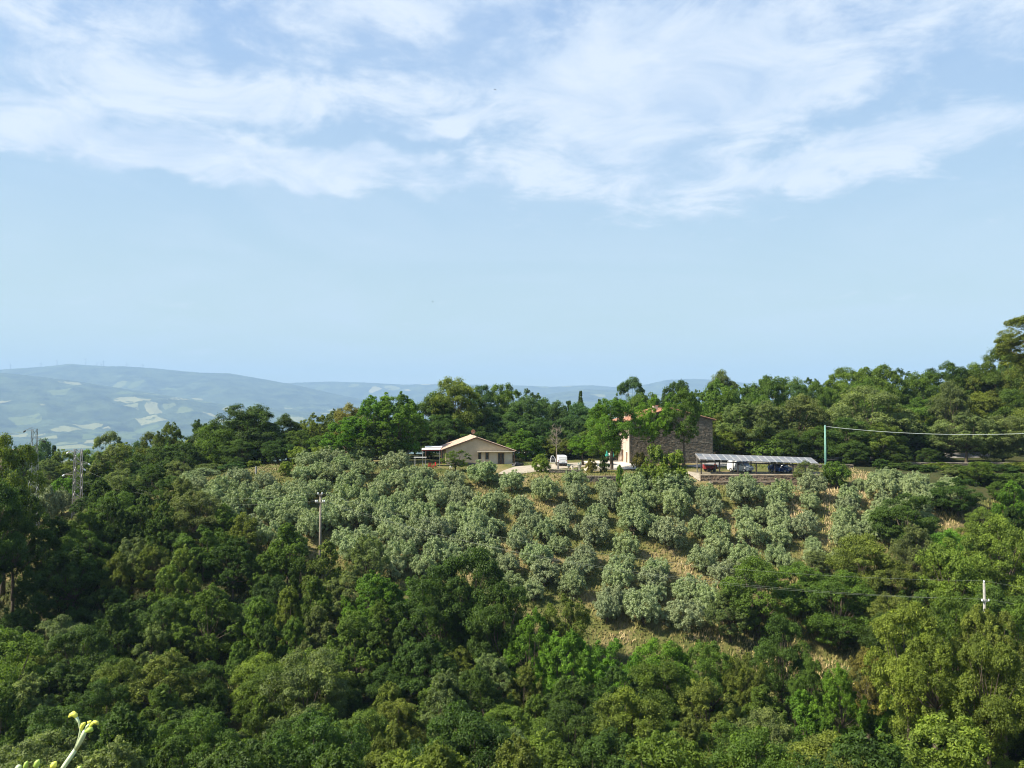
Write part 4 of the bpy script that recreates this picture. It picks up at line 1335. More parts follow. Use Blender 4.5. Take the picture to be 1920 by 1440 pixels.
# ------------------------------------------------------------------ bungalow
BX, BY = at(893, 860, 150).x, 150.0
zb = terr1(BX, BY) - 0.05
bung = thing('bungalow', 'cream gabled bungalow with a low pale tiled roof behind the olive grove', 'bungalow', (BX, BY, zb), R(9))
px2m = 150 / F
hwL, hwR = -5.75, 6.95
EL, AP, ER = 2.95, 5.0, 2.55
apx = 0.0
mb = MB()
holes = [(0.35, 0.95, 0.95, 2.25), (1.75, 2.4, 0.9, 2.25), (4.15, 5.35, 0.0, 2.15)]
wall_cells(mb, hwL, hwR, -0.8, 2.5, 0, 0.25, holes)
k = len(mb.v)
pts = [(hwL, 2.5), (hwR, 2.5), (hwR, ER), (apx, AP), (hwL, EL)]
mb.v += [(x, 0.0, z) for x, z in pts] + [(x, 0.25, z) for x, z in pts]
mb.face((k, k + 1, k + 2, k + 3, k + 4))
mb.face((k + 9, k + 8, k + 7, k + 6, k + 5))
for sx in (hwL, hwR - 0.25):
    mb.box(sx, sx + 0.25, 0.25, 10.75, -0.8, EL if sx < 0 else ER)
mb.box(hwL, hwR, 10.75, 11.0, -0.8, 2.5)
mb.build('wall', 'plaster_tan', bung)
mb = MB()
mb.box(2.55, 4.0, -0.03, -0.002, -0.5, 2.32)
mb.box(5.5, 6.93, -0.03, -0.002, -0.5, 2.32)
mb.box(1.05, 1.65, -0.03, -0.002, -0.5, 2.32)
mb.build('pale_wall_panel', 'plaster_pale', bung)
for (x0, x1, z0_, z1_) in holes[:2]:
    f = MB()
    f.box(x0, x0 + 0.06, 0.04, 0.12, z0_, z1_).box(x1 - 0.06, x1, 0.04, 0.12, z0_, z1_).box(x0 + 0.06, x1 - 0.06, 0.04, 0.12, z1_ - 0.06, z1_).box(x0 + 0.06, x1 - 0.06, 0.04, 0.12, z0_, z0_ + 0.06)
    w_ = f.build('window', 'brown_wood', bung)
    MB().box(x0 + 0.05, x1 - 0.05, 0.08, 0.10, z0_ + 0.05, z1_ - 0.05).build('pane', 'glass_dark', w_)
    MB().box(x0 - 0.05, x1 + 0.05, -0.08, 0.04, z0_ - 0.08, z0_ - 0.002).build('sill', 'cream', w_)
x0, x1 = 4.15, 5.35
for a, b_ in ((x0, (x0 + x1) / 2 - 0.01), ((x0 + x1) / 2 + 0.01, x1)):
    f = MB()
    f.box(a, a + 0.08, 0.06, 0.13, 0, 2.15).box(b_ - 0.08, b_, 0.06, 0.13, 0, 2.15).box(a + 0.08, b_ - 0.08, 0.06, 0.13, 2.05, 2.15).box(a + 0.08, b_ - 0.08, 0.06, 0.13, 0, 0.3)
    dr = f.build('door', 'brown_wood', bung)
    MB().box(a + 0.07, b_ - 0.07, 0.09, 0.11, 0.28, 2.07).build('pane', 'glass_dark', dr)
MB().box(0.2, 7.25, -0.9, -0.035, 2.36, 2.46).build('canopy', 'plaster_pale', bung)
mb = MB()
mb.box(0.25, 0.33, -0.85, -0.77, 2.2, 2.36).box(7.1, 7.2, -0.86, -0.76, -0.5, 2.36)
mb.build('canopy_bracket', 'brown_wood', bung)
# roof: two slabs and their tiles
ov = 0.45
def roof_slab(parent, xa, za, xb, zbb, y0, y1, th, material):
    m_ = MB()
    k_ = 0
    m_.v += [(xa, y0, za), (xb, y0, zbb), (xb, y1, zbb), (xa, y1, za), (xa, y0, za + th), (xb, y0, zbb + th), (xb, y1, zbb + th), (xa, y1, za + th)]
    for q in ((0, 3, 2, 1), (4, 5, 6, 7), (0, 1, 5, 4), (1, 2, 6, 5), (2, 3, 7, 6), (3, 0, 4, 7)):
        m_.face(q)
    return m_.build('roof', material, parent)
slL = (AP - EL) / (apx - hwL)
slR = (AP - ER) / (hwR - apx)
ra = roof_slab(bung, hwL - 0.75, EL - slL * 0.75 + 0.02, apx, AP + 0.02, -ov, 11.4, 0.16, 'brown_wood')
rb = roof_slab(bung, apx + 0.004, AP + 0.02, hwR + 0.5, ER - slR * 0.5 + 0.02, -ov, 11.4, 0.16, 'brown_wood')
mb = MB()
tiles(mb, (apx, -ov - 0.05, AP + 0.18), (0, 11.9, 0), (hwL - 0.85 - apx, 0, (EL - slL * 0.85) - AP), 48, 18, 1)
mb.build('roof_tiles', 'pale_tile', ra, kind='stuff')
mb = MB()
tiles(mb, (apx, -ov - 0.05, AP + 0.18), (0, 11.9, 0), (hwR + 0.6 - apx, 0, (ER - slR * 0.6) - AP), 48, 18, 2)
mb.build('roof_tiles', 'pale_tile', rb, kind='stuff')
mb = MB()
for i in range(26):
    y0 = -ov - 0.05 + i * 0.46
    mb.tube([(apx, y0, AP + 0.2), (apx, y0 + 0.44, AP + 0.23)], [0.15, 0.13], 8, tint=random.random())
mb.build('ridge_tiles', 'pale_tile', bung, kind='stuff')
# dish on the roof
dish = thing('satellite_dish', 'small reddish satellite dish on a mast above the bungalow ridge', 'satellite dish', (BX - 0.7, BY + 1.6, zb + 4.85), R(20))
MB().tube([(0, 0, -0.1), (0, 0, 1.15)], 0.035, 6).build('mast', 'steel', dish)
mb = MB()
k = 0
for i in range(6):
    rr_ = 0.42 * i / 5
    for j in range(16):
        an = 2 * math.pi * j / 16
        mb.v.append((rr_ * math.cos(an), -0.12 + 0.10 * (1 - (i / 5) ** 2) + (-0.06), 1.3 + rr_ * math.sin(an)))
for i in range(5):
    for j in range(16):
        mb.face((i * 16 + j, i * 16 + (j + 1) % 16, (i + 1) * 16 + (j + 1) % 16, (i + 1) * 16 + j))
sol = mb.build('reflector', 'terracotta', dish, True)
md = sol.modifiers.new('thick', 'SOLIDIFY')
md.thickness = 0.02
MB().tube([(0, -0.15, 0.95), (0, -0.55, 1.15)], 0.02, 5).ball((0, -0.57, 1.17), 0.05, 6, 4).build('feed_arm', 'steel', dish)

# two awnings with posts left of the bungalow
def awning(pxa, pxb, py, d, dep, lab, extra):
    a, b_ = at(pxa, py, d), at(pxb, py, d)
    zg = terr1((a.x + b_.x) / 2, d)
    t_ = thing('awning', lab, 'awning', ((a.x + b_.x) / 2, d, zg), R(5))
    hw = (b_.x - a.x) / 2
    hz = a.z - zg
    m_ = MB()
    m_.v += [(-hw, -dep / 2, hz - 0.08), (hw, -dep / 2, hz - 0.08), (hw, dep / 2, hz + 0.06), (-hw, dep / 2, hz + 0.06), (-hw, -dep / 2, hz), (hw, -dep / 2, hz), (hw, dep / 2, hz + 0.14), (-hw, dep / 2, hz + 0.14)]
    for q in ((0, 3, 2, 1), (4, 5, 6, 7), (0, 1, 5, 4), (1, 2, 6, 5), (2, 3, 7, 6), (3, 0, 4, 7)):
        m_.face(q)
    m_.build('awning_sheet', 'white', t_)
    for sx in (-hw + 0.15, hw - 0.15):
        for sy in (-dep / 2 + 0.1, dep / 2 - 0.1):
            MB().box(sx - 0.06, sx + 0.06, sy - 0.06, sy + 0.06, -0.4, hz - 0.09 + (0.1 if sy > 0 else 0)).build('post', extra, t_)
    m_ = MB()
    m_.box(-hw, hw, -dep / 2 + 0.02, -dep / 2 + 0.10, hz - 0.24, hz - 0.085)
    m_.build('beam', 'dark_red', t_)
    return t_
awning(791, 826, 842, 147, 2.2, 'white awning on posts nearest the bungalow\'s corner, lower of two', 'pale_concrete')
awning(797, 829, 838, 151.5, 2.4, 'white awning sheet behind and above the lower one by the bungalow', 'brown_wood')

# white table, red garden furniture, white chair, dark bench
p = at(788, 857, 146); zg = terr1(p.x, 146)
t_ = thing('garden_table', 'long white-topped garden table at the bungalow\'s awning', 'table', (p.x, 146, zg))
hz = p.z - zg
MB().box(-1.15, 1.15, -0.45, 0.45, hz - 0.06, hz).build('table_top', 'white', t_)
for sx in (-1, 1):
    for sy in (-0.35, 0.35):
        MB().tube([(sx, sy, -0.1), (sx * 0.95, sy, hz - 0.06)], 0.035, 6).build('leg', 'steel', t_)
def garden_chair(px, d, lab, color, rz, name='garden_chair'):
    x = at(px, 860, d).x
    t_ = thing(name, lab, 'chair', (x, d, terr1(x, d)), rz, 'garden chairs near the bungalow')
    MB().box(-0.24, 0.24, -0.24, 0.24, 0.42, 0.47).build('seat', color, t_)
    m_ = MB()
    for q in range(4):
        m_.box(-0.22 + q * 0.12, -0.14 + q * 0.12, 0.2, 0.23, 0.47, 0.95)
    m_.box(-0.24, 0.24, 0.195, 0.235, 0.95, 1.02)
    m_.build('backrest', color, t_)
    for sx in (-0.2, 0.2):
        for sy in (-0.2, 0.2):
            MB().tube([(sx * 1.1, sy * 1.1, -0.02), (sx, sy, 0.42)], 0.025, 5).build('leg', color, t_)
    return t_
garden_chair(806, 142.5, 'bright red garden chair on the awning side, facing the olives', 'red', R(15))
garden_chair(811, 142.0, 'bright red garden chair turned sideways beside its twin', 'red', R(95))
garden_chair(814.5, 143.5, 'bright red garden chair closest to the bungalow corner', 'red', R(-60))
garden_chair(846.5, 141, 'white garden chair behind the small fig-like tree', 'white', R(40))

def low_dark_bench(px, d, lab):
    x = at(px, 860, d).x
    t_ = thing('wood_stack_cover', lab, 'log pile', (x, d, terr1(x, d)), R(8))
    m_ = MB()
    m_.loft([[(-1.9, -0.4, 0), (-1.9, 0.4, 0), (-1.8, 0.3, 0.5), (-1.8, -0.3, 0.5)], [(-0.6, -0.45, 0), (-0.6, 0.45, 0), (-0.6, 0.34, 0.72), (-0.6, -0.34, 0.72)],
             [(0.8, -0.45, 0), (0.8, 0.45, 0), (0.8, 0.34, 0.62), (0.8, -0.34, 0.62)], [(1.9, -0.4, 0), (1.9, 0.4, 0), (1.8, 0.3, 0.42), (1.8, -0.3, 0.42)]])
    m_.build('tarpaulin', 'black', t_)
    m_ = MB()
    for q in range(9):
        m_.tube([(-1.6 + q * 0.4, -0.5, 0.12), (-1.6 + q * 0.4, 0.5, 0.12)], 0.12, 6)
    m_.build('logs', 'brown_wood', t_, kind='stuff')
low_dark_bench(878, 146.5, 'low heap under a black sheet along the bungalow\'s gable wall')


# ------------------------------------------------------------------ vehicles
def vehicle(name, lab, cat, x, y, rz, paint, stations, glass_side, wheel_x, wr, open_door=False, boxy=False, group=None, sc=1.0):
    """car built along its own +x (front). stations: x, z_bottom, z_belt, z_roof, half width at belt, half width at roof"""
    t_ = thing(name, lab, cat, (x, y, terr1(x, y) + 0.06), rz, group)
    t_.scale = (sc, sc, sc)
    secs = []
    for (sx, zb_, zt, zr, hb, hr) in stations:
        zm = (zb_ + zt) / 2
        secs.append([(sx, -hb * 0.93, zb_), (sx, -hb, zm), (sx, -hb * 0.985, zt), (sx, -hr, zr - 0.05 if zr > zt + 0.1 else zr), (sx, -hr * 0.8, zr), (sx, hr * 0.8, zr),
                     (sx, hr, zr - 0.05 if zr > zt + 0.1 else zr), (sx, hb * 0.985, zt), (sx, hb, zm), (sx, hb * 0.93, zb_)])
    body = MB().loft(secs).build('body', paint, t_)
    for side in (-1, 1):
        for (pts) in glass_side:
            m_ = MB()
            q = [(a, side * b_, c) for a, b_, c in pts]
            q2 = [(a, side * (b_ - 0.03), c) for a, b_, c in pts]
            n_ = len(q)
            m_.v += q + q2
            m_.face(tuple(range(n_)))
            m_.face(tuple(range(2 * n_ - 1, n_ - 1, -1)))
            for i in range(n_):
                m_.face((i, (i + 1) % n_, n_ + (i + 1) % n_, n_ + i))
            m_.build('window', 'glass_dark', t_)
    for sx in wheel_x:
        for side in (-1, 1):
            yb = side * (stations[2][4] - 0.09)
            wz = MB()
            seg = 18
            prof = [(0.09, wr * 0.62), (0.10, wr * 0.93), (0.06, wr), (-0.06, wr), (-0.10, wr * 0.93), (-0.09, wr * 0.62)]
            secs_ = []
            for j in range(seg):
                an = 2 * math.pi * j / seg
                secs_.append([(sx + rr_ * math.cos(an), yb + dy_, wr + rr_ * math.sin(an)) for dy_, rr_ in prof])
            secs_.append(secs_[0])
            wz.loft(secs_, cap=False)
            wh = wz.build('wheel', 'rubber', t_, True)
            MB().tube([(sx, yb - 0.07, wr), (sx, yb + 0.07, wr)], wr * 0.62, 12).build('rim', 'alu', wh)
    return t_

def quad_part(name, pts, material, parent, th=(0, 0, 0.02)):
    m_ = MB()
    th = Vector(th)
    q = [Vector(p_) for p_ in pts]
    m_.v += [tuple(p_) for p_ in q] + [tuple(p_ - th) for p_ in q]
    n_ = len(q)
    m_.face(tuple(range(n_)))
    m_.face(tuple(range(2 * n_ - 1, n_ - 1, -1)))
    for i in range(n_):
        m_.face((i, (i + 1) % n_, n_ + (i + 1) % n_, n_ + i))
    return m_.build(name, material, parent)

VAN = [(-2.15, 0.45, 1.0, 1.72, 0.84, 0.74), (-2.05, 0.28, 1.05, 1.84, 0.90, 0.80), (0.4, 0.26, 1.05, 1.88, 0.91, 0.80), (0.75, 0.26, 1.05, 1.82, 0.91, 0.78), (1.35, 0.26, 1.02, 1.20, 0.90, 0.80), (2.05, 0.3, 0.86, 0.92, 0.86, 0.74), (2.22, 0.42, 0.7, 0.74, 0.72, 0.6)]
VG = [[(0.1, 0.885, 1.12), (1.15, 0.885, 1.12), (0.72, 0.835, 1.66), (0.1, 0.835, 1.68)]]
vx = at(1052, 862, 148).x
van = vehicle('van', 'white van seen from behind with its driver\'s door standing open', 'van', vx, 148.0, R(90 + 4), 'van_paint', VAN, VG, (-1.35, 1.4), 0.31, group='vans by the farm buildings')
quad_part('rear_window', [(-2.17, -0.55, 1.2), (-2.17, 0.55, 1.2), (-2.11, 0.5, 1.62), (-2.11, -0.5, 1.62)], 'van_paint', van, (-0.02, 0, 0))
quad_part('number_plate', [(-2.19, -0.26, 0.72), (-2.19, 0.26, 0.72), (-2.19, 0.26, 0.84), (-2.19, -0.26, 0.84)], 'white', van, (-0.03, 0, 0))
for s_ in (-1, 1):
    quad_part('tail_light', [(-2.17, s_ * 0.84, 0.85), (-2.17, s_ * 0.72, 0.85), (-2.13, s_ * 0.72, 1.25), (-2.13, s_ * 0.82, 1.25)], 'red', van, (-0.03, 0, 0))
quad_part('bumper', [(-2.24, -0.84, 0.3), (-2.24, 0.84, 0.3), (-2.24, 0.84, 0.48), (-2.24, -0.84, 0.48)], 'black', van, (-0.12, 0, 0))
# open door on its left side (+y of the van), hinged at the front
dp = MB()
A_ = Vector((1.15, 0.90, 0.45))
for seg_ in ([(0, 0.02), (0.95, 0.02), (0.95, 0.62), (0, 0.62)],):
    pass
def door_pt(u, z):
    return Vector((1.1 - u * 0.35, 0.92 + u * 0.94, z))
frame_o = [door_pt(0, 0.4), door_pt(1.02, 0.4), door_pt(1.04, 1.1), door_pt(0.86, 1.68), door_pt(0.42, 1.72), door_pt(0, 1.12)]
frame_i = [door_pt(0.12, 1.06), door_pt(0.94, 1.06), door_pt(0.94, 1.12), door_pt(0.80, 1.58), door_pt(0.46, 1.62), door_pt(0.12, 1.14)]
dm = MB()
th = Vector((0.06, 0.02, 0))
dm.v += [tuple(p_) for p_ in frame_o] + [tuple(p_) for p_ in frame_i] + [tuple(p_ + th) for p_ in frame_o] + [tuple(p_ + th) for p_ in frame_i]
for i in range(6):
    j = (i + 1) % 6
    dm.face((i, j, 6 + j, 6 + i))
    dm.face((12 + j, 12 + i, 18 + i, 18 + j))
    dm.face((i, 12 + i, 12 + j, j))
dr = dm.build('door', 'van_paint', van)
quad_part('door_lining', [door_pt(0.08, 0.5), door_pt(0.95, 0.5), door_pt(0.97, 1.02), door_pt(0.08, 1.02)], 'black', dr, (0.03, 0.02, 0))
quad_part('pane', [f_ * 1.0 + Vector((0.03, 0.01, 0)) for f_ in frame_i], 'glass_dark', dr, (0.01, 0, 0))

def front_parts(t_, bluntx, hwid, ws, lz):
    quad_part('windscreen', ws, 'glass_dark', t_, (-0.02, 0, -0.02))
    for s_ in (-1, 1):
        quad_part('headlight', [(bluntx - 0.06, s_ * hwid, lz), (bluntx + 0.02, s_ * (hwid - 0.3), lz), (bluntx - 0.01, s_ * (hwid - 0.3), lz + 0.14), (bluntx - 0.14, s_ * hwid, lz + 0.17)], 'porcelain', t_, (-0.05, 0, 0))
    quad_part('grille', [(bluntx + 0.03, -0.4, lz - 0.12), (bluntx + 0.03, 0.4, lz - 0.12), (bluntx + 0.02, 0.4, lz), (bluntx + 0.02, -0.4, lz)], 'black', t_, (-0.05, 0, 0))

x = at(1388, 878, 137).x
v2 = vehicle('van', 'rounded white van parked nose-out under the carport', 'van', x, 137.0, R(-52), 'van_paint', VAN, VG, (-1.35, 1.4), 0.31, group='vans by the farm buildings')
front_parts(v2, 2.18, 0.78, [(0.80, -0.70, 1.80), (0.80, 0.70, 1.80), (1.40, 0.78, 1.20), (1.40, -0.78, 1.20)], 0.66)
CAR = [(-2.0, 0.4, 0.85, 0.95, 0.80, 0.70), (-1.85, 0.25, 0.95, 1.12, 0.86, 0.68), (-1.2, 0.22, 0.95, 1.42, 0.87, 0.64), (0.1, 0.22, 0.93, 1.47, 0.87, 0.64), (0.45, 0.22, 0.93, 1.40, 0.87, 0.64), (1.1, 0.22, 0.88, 0.98, 0.86, 0.72), (1.75, 0.26, 0.78, 0.82, 0.82, 0.7), (2.0, 0.4, 0.6, 0.63, 0.66, 0.55)]
CG = [[(-1.3, 0.845, 1.0), (-0.35, 0.845, 1.0), (-0.35, 0.69, 1.38), (-1.1, 0.70, 1.34)], [(-0.28, 0.845, 1.0), (0.85, 0.835, 1.0), (0.38, 0.70, 1.34), (-0.28, 0.69, 1.38)]]
x = at(1464, 884, 136).x
v3 = vehicle('car', 'dark blue hatchback parked nose-out under the carport\'s pole end', 'car', x, 136.0, R(-50), 'blue_paint', CAR, CG, (-1.25, 1.3), 0.30)
front_parts(v3, 1.94, 0.74, [(0.49, -0.58, 1.40), (0.49, 0.58, 1.40), (1.12, 0.70, 0.99), (1.12, -0.70, 0.99)], 0.56)
# red farm trailer
x = at(1331, 882, 137).x
tr = thing('trailer', 'dark red two-wheeled farm trailer parked in the first carport bay', 'trailer', (x, 137, terr1(x, 137) + 0.06), R(6))
m_ = MB()
m_.box(-1.05, 1.05, -0.70, -0.65, 0.5, 1.05).box(-1.05, 1.05, 0.65, 0.70, 0.5, 1.05).box(-1.05, -1.0, -0.65, 0.65, 0.5, 1.25).box(1.0, 1.05, -0.65, 0.65, 0.5, 1.25).box(-1.0, 1.0, -0.65, 0.65, 0.44, 0.5)
m_.build('body', 'dark_red', tr)
MB().box(-0.98, 0.98, -0.63, 0.63, 0.9, 1.12).build('dark_interior', 'black', tr)  # black block filling the tray stands for its dark interior
for sx in (-0.97, 0.97):
    for s_ in (-1, 1):
        MB().tube([(sx * 0.5, s_ * 0.78, 0.32), (sx * 0.5, s_ * 0.90, 0.32)], 0.32, 14).build('wheel', 'rubber', tr)
m_ = MB()
m_.tube([(1.05, 0.3, 0.5), (1.9, 0, 0.45)], 0.04, 6).tube([(1.05, -0.3, 0.5), (1.9, 0, 0.45)], 0.04, 6)
m_.build('drawbar', 'dark_red', tr)
m_ = MB()
m_.tube([(-1.02, -0.6, 1.05), (-1.02, -0.6, 1.42), (-1.02, 0.6, 1.42), (-1.02, 0.6, 1.05)], 0.03, 5)
m_.build('rail', 'pale_concrete', tr)

# black car's tail, built as an upturned barrow, and a pale sheet leaning on the wall
x = at(970, 866, 147).x
CARB = [(a, b_, c, d_, e_, f_) for a, b_, c, d_, e_, f_ in CAR]
cb = thing('hump', 'dark upturned wheelbarrow lying beside the bungalow\'s front corner', 'hump', (x, 147, terr1(x, 147)), R(10))
m_ = MB()
m_.loft([[(-1.0, -0.35, 0.1), (-1.0, 0.35, 0.1), (-0.95, 0.3, 0.3), (-0.95, -0.3, 0.3)], [(-0.5, -0.45, 0.05), (-0.5, 0.45, 0.05), (-0.45, 0.34, 0.55), (-0.45, -0.34, 0.55)],
         [(0.2, -0.45, 0.05), (0.2, 0.45, 0.05), (0.2, 0.34, 0.62), (0.2, -0.34, 0.62)], [(0.75, -0.35, 0.08), (0.75, 0.35, 0.08), (0.7, 0.28, 0.35), (0.7, -0.28, 0.35)]])
m_.build('tray', 'black', cb)
MB().tube([(1.0, -0.05, 0.25), (1.0, 0.05, 0.25)], 0.22, 12).build('wheel', 'rubber', cb)
for s_ in (-1, 1):
    MB().tube([(-1.5, s_ * 0.32, 0.35), (0.2, s_ * 0.3, 0.6), (1.0, s_ * 0.08, 0.25)], 0.025, 5).build('handle', 'grey_wood', cb)
x = at(963.5, 866, 146.3).x
m_ = MB()
m_.loft([[(x - 0.5, 146.3, terr1(x, 146.3) - 0.05), (x + 0.05, 146.3, terr1(x, 146.3) - 0.05), (x + 0.05, 147.5, terr1(x, 146.3) - 0.05), (x - 0.5, 147.5, terr1(x, 146.3) - 0.05)],
         [(x + 0.35, 146.4, terr1(x, 146.3) + 0.62), (x + 0.42, 146.4, terr1(x, 146.3) + 0.60), (x + 0.42, 147.3, terr1(x, 146.3) + 0.60), (x + 0.35, 147.3, terr1(x, 146.3) + 0.62)]])
m_.build('leaning_board', 'grey_wood', label='pale sloping board leaning beside the dark wheelbarrow', cat='board')

# ------------------------------------------------------------------ farmhouse
FY = 151.0
cA = at(1181, 867, FY)
fz = terr1(cA.x + 8, FY) - 0.05
fh = thing('farmhouse', 'tall stone farmhouse with pink plastered side and terracotta roof', 'farmhouse', (cA.x, FY, fz), R(8))
Wf, EHL, EHR, APH, apf, Df = 16.6, 8.15, 8.4, 10.55, 8.0, 11.5
mb = MB()
gh = [(-0.0, Wf)]
k = 0
def gable(mb_, y0, y1):
    k = len(mb_.v)
    pts = [(0.0, -1.0), (Wf, -1.0), (Wf, EHR), (apf, APH), (0.0, EHL)]
    mb_.v += [(a, y0, b_) for a, b_ in pts] + [(a, y1, b_) for a, b_ in pts]
    mb_.face((k, k + 1, k + 2, k + 3, k + 4))
    mb_.face((k + 9, k + 8, k + 7, k + 6, k + 5))
    for i in range(5):
        j = (i + 1) % 5
        mb_.face((k + i, k + 5 + i, k + 5 + j, k + j))
gable(mb, 0, 0.5)
gable(mb, Df - 0.5, Df)
mb.box(Wf - 0.5, Wf, 0.5, Df - 0.5, -1, EHR - 0.1)
mb.build('wall', 'mortar', fh)
ftop = lambda x_: (EHL + (APH - EHL) * x_ / apf if x_ < apf else APH - (APH - EHR) * (x_ - apf) / (Wf - apf)) - 0.05
mb = MB()
stones(mb, 0.02, Wf - 0.02, -0.8, ftop, 4, (0.25, 0.6), (0.15, 0.28))
mb.build('stones', 'stone', fh, kind='stuff')
# side wall, pink plaster, facing -x, with doors and windows (built along y then rotated)
mb = MB()
sholes = [(1.4, 2.5, 0.0, 2.2), (4.2, 5.7, 0.0, 2.6), (8.0, 9.0, 0.0, 2.2), (1.5, 2.4, 4.6, 5.9), (4.5, 5.4, 4.6, 5.9), (8.0, 8.9, 4.6, 5.9)]
ys = sorted({0.5, Df - 0.5, *[h_[0] for h_ in sholes], *[h_[1] for h_ in sholes]})
zs = sorted({-1.0, EHL - 0.08, *[h_[2] for h_ in sholes], *[h_[3] for h_ in sholes]})
for i in range(len(ys) - 1):
    for j in range(len(zs) - 1):
        cy_, cz_ = (ys[i] + ys[i + 1]) / 2, (zs[j] + zs[j + 1]) / 2
        if not any(h_[0] < cy_ < h_[1] and h_[2] < cz_ < h_[3] for h_ in sholes):
            mb.box(-0.02, 0.48, ys[i], ys[i + 1], zs[j], zs[j + 1])
mb.build('plastered_wall', 'plaster_pink', fh)
MB().box(-0.03, -0.0, 0.0, 0.49, -1.0, EHL - 0.1).build('corner_quoin', 'plaster_pale', fh)
for i, (y0, y1, z0_, z1_) in enumerate(sholes):
    if z0_ == 0:
        dr = MB().box(0.12, 0.2, y0, y1, z0_, z1_).build('door', 'brown_wood', fh)
        MB().tube([(0.06, y0 + 0.12, 1.05), (0.12, y0 + 0.12, 1.05)], 0.03, 6).build('handle', 'steel', dr)
        f = MB()
        f.box(-0.06, -0.022, y0 - 0.16, y0 - 0.001, 0, z1_ + 0.18).box(-0.06, -0.022, y1 + 0.001, y1 + 0.16, 0, z1_ + 0.18).box(-0.06, -0.022, y0, y1, z1_ + 0.001, z1_ + 0.18)
        f.build('door_surround', 'cream', fh)
    else:
        f = MB()
        f.box(0.1, 0.18, y0, y0 + 0.07, z0_, z1_).box(0.1, 0.18, y1 - 0.07, y1, z0_, z1_).box(0.1, 0.18, y0 + 0.07, y1 - 0.07, z1_ - 0.07, z1_).box(0.1, 0.18, y0 + 0.07, y1 - 0.07, z0_, z0_ + 0.07)
        w_ = f.build('window', 'brown_wood', fh)
        MB().box(0.13, 0.15, y0 + 0.06, y1 - 0.06, z0_ + 0.06, z1_ - 0.06).build('pane', 'glass_dark', w_)
        MB().box(-0.1, 0.1, y0 - 0.06, y1 + 0.06, z0_ - 0.1, z0_ - 0.002).build('sill', 'cream', w_)
mb = MB()
mb.tube([(-0.12, -0.12, -0.3), (-0.12, -0.12, EHL - 0.3), (-0.4, 0.0, EHL - 0.05)], 0.055, 7)
mb.build('downpipe', 'alu', fh, True)
fsL = (APH - EHL) / apf
fsR = (APH - EHR) / (Wf - apf)
ra = roof_slab(fh, -0.6, EHL - fsL * 0.6 + 0.02, apf, APH + 0.02, -0.35, Df + 0.35, 0.14, 'brown_wood')
rb = roof_slab(fh, apf + 0.004, APH + 0.02, Wf + 0.5, EHR - fsR * 0.5 + 0.02, -0.35, Df + 0.35, 0.14, 'brown_wood')
mb = MB()
tiles(mb, (apf, -0.4, APH + 0.17), (0, Df + 0.8, 0), (-0.7 - apf, 0, EHL - fsL * 0.7 - APH), 48, 22, 5)
mb.build('roof_tiles', 'terracotta', ra, kind='stuff')
mb = MB()
tiles(mb, (apf, -0.4, APH + 0.17), (0, Df + 0.8, 0), (Wf + 0.6 - apf, 0, EHR - fsR * 0.6 - APH), 48, 22, 6)
mb.build('roof_tiles', 'terracotta', rb, kind='stuff')
for (cx, cy2, s_, lab) in ((6.2, 3.5, 0.45, None), (1.6, 8.0, 0.35, None)):
    zz = EHL + fsL * cx
    c_ = MB().box(cx - s_, cx + s_, cy2 - s_, cy2 + s_, zz - 0.2, zz + 1.2).build('chimney', 'plaster_pale', fh)
    MB().box(cx - s_ - 0.1, cx + s_ + 0.1, cy2 - s_ - 0.1, cy2 + s_ + 0.1, zz + 1.2, zz + 1.3).build('chimney_cap', 'terracotta', c_)

# ------------------------------------------------------------------ terrace and retaining walls
def stone_wall(lab, pxa, pxb, d, ztop, hgt, seed, mat_='warm_stone', cap=True, thick=0.5, size=(0.22, 0.5), hh=(0.13, 0.26)):
    a, b_ = at(pxa, 880, d).x, at(pxb, 880, d).x
    t_ = thing('stone_wall', lab, 'wall', ((a + b_) / 2, d, ztop - hgt))
    hw = (b_ - a) / 2
    MB().box(-hw, hw, 0, thick, -0.6, hgt - 0.02).build('wall', 'mortar', t_)
    m_ = MB()
    wav = lambda x_: hgt + 0.05 * math.sin(x_ * 1.3 + seed) - 0.06
    stones(m_, -hw, hw, -0.4, wav, seed, size, hh, 0.0, 0.16)
    m_.build('stones', mat_, t_, kind='stuff')
    if cap:
        rr_ = random.Random(seed)
        m_ = MB()
        x_ = -hw
        while x_ < hw:
            w_ = min(rr_.uniform(0.45, 0.9), hw - x_)
            if w_ > 0.1:
                m_.box(x_ + 0.01, x_ + w_ - 0.01, -0.12 + rr_.uniform(-0.03, 0.03), thick + 0.03, hgt - 0.015, hgt + 0.07 + rr_.uniform(0, 0.03), rr_.uniform(0.5, 1))
            x_ += w_
        m_.build('coping_stones', mat_, t_, kind='stuff')
    return t_
zt = terr1(42, 134)
stone_wall('long brown dry-stone retaining wall under the carport, upper course', 1313, 1546, 131.4, zt - 0.02, 0.85, 3)
stone_wall('darker rubble wall of large stones below the carport\'s upper wall', 1330, 1546, 130.3, zt - 0.95, 1.7, 8, size=(0.3, 0.8), hh=(0.2, 0.42), cap=True)
zt2 = terr1(17, 134)
stone_wall('low grey terrace wall in front of the white van', 1030, 1090, 135.5, terr1(9, 136) + 0.45, 0.9, 12, 'stone')
stone_wall('long terrace wall between tall tree and big yellow-green bush', 1090, 1235, 131.0, zt2 - 0.2, 1.2, 14, 'stone')
stone_wall('small lower terrace wall with pale ledge above the olives', 1165, 1225, 128.0, zt2 - 1.5, 1.1, 15, 'stone')
stone_wall('distant dry-stone terrace wall under the wooded ridge', 1700, 1900, 146, terr1(83, 148) + 0.55, 1.0, 18, 'stone')
stone_wall('dark low wall bordering the road behind the carport', 1480, 1600, 143, terr1(50, 145) + 0.5, 1.0, 19, 'stone')
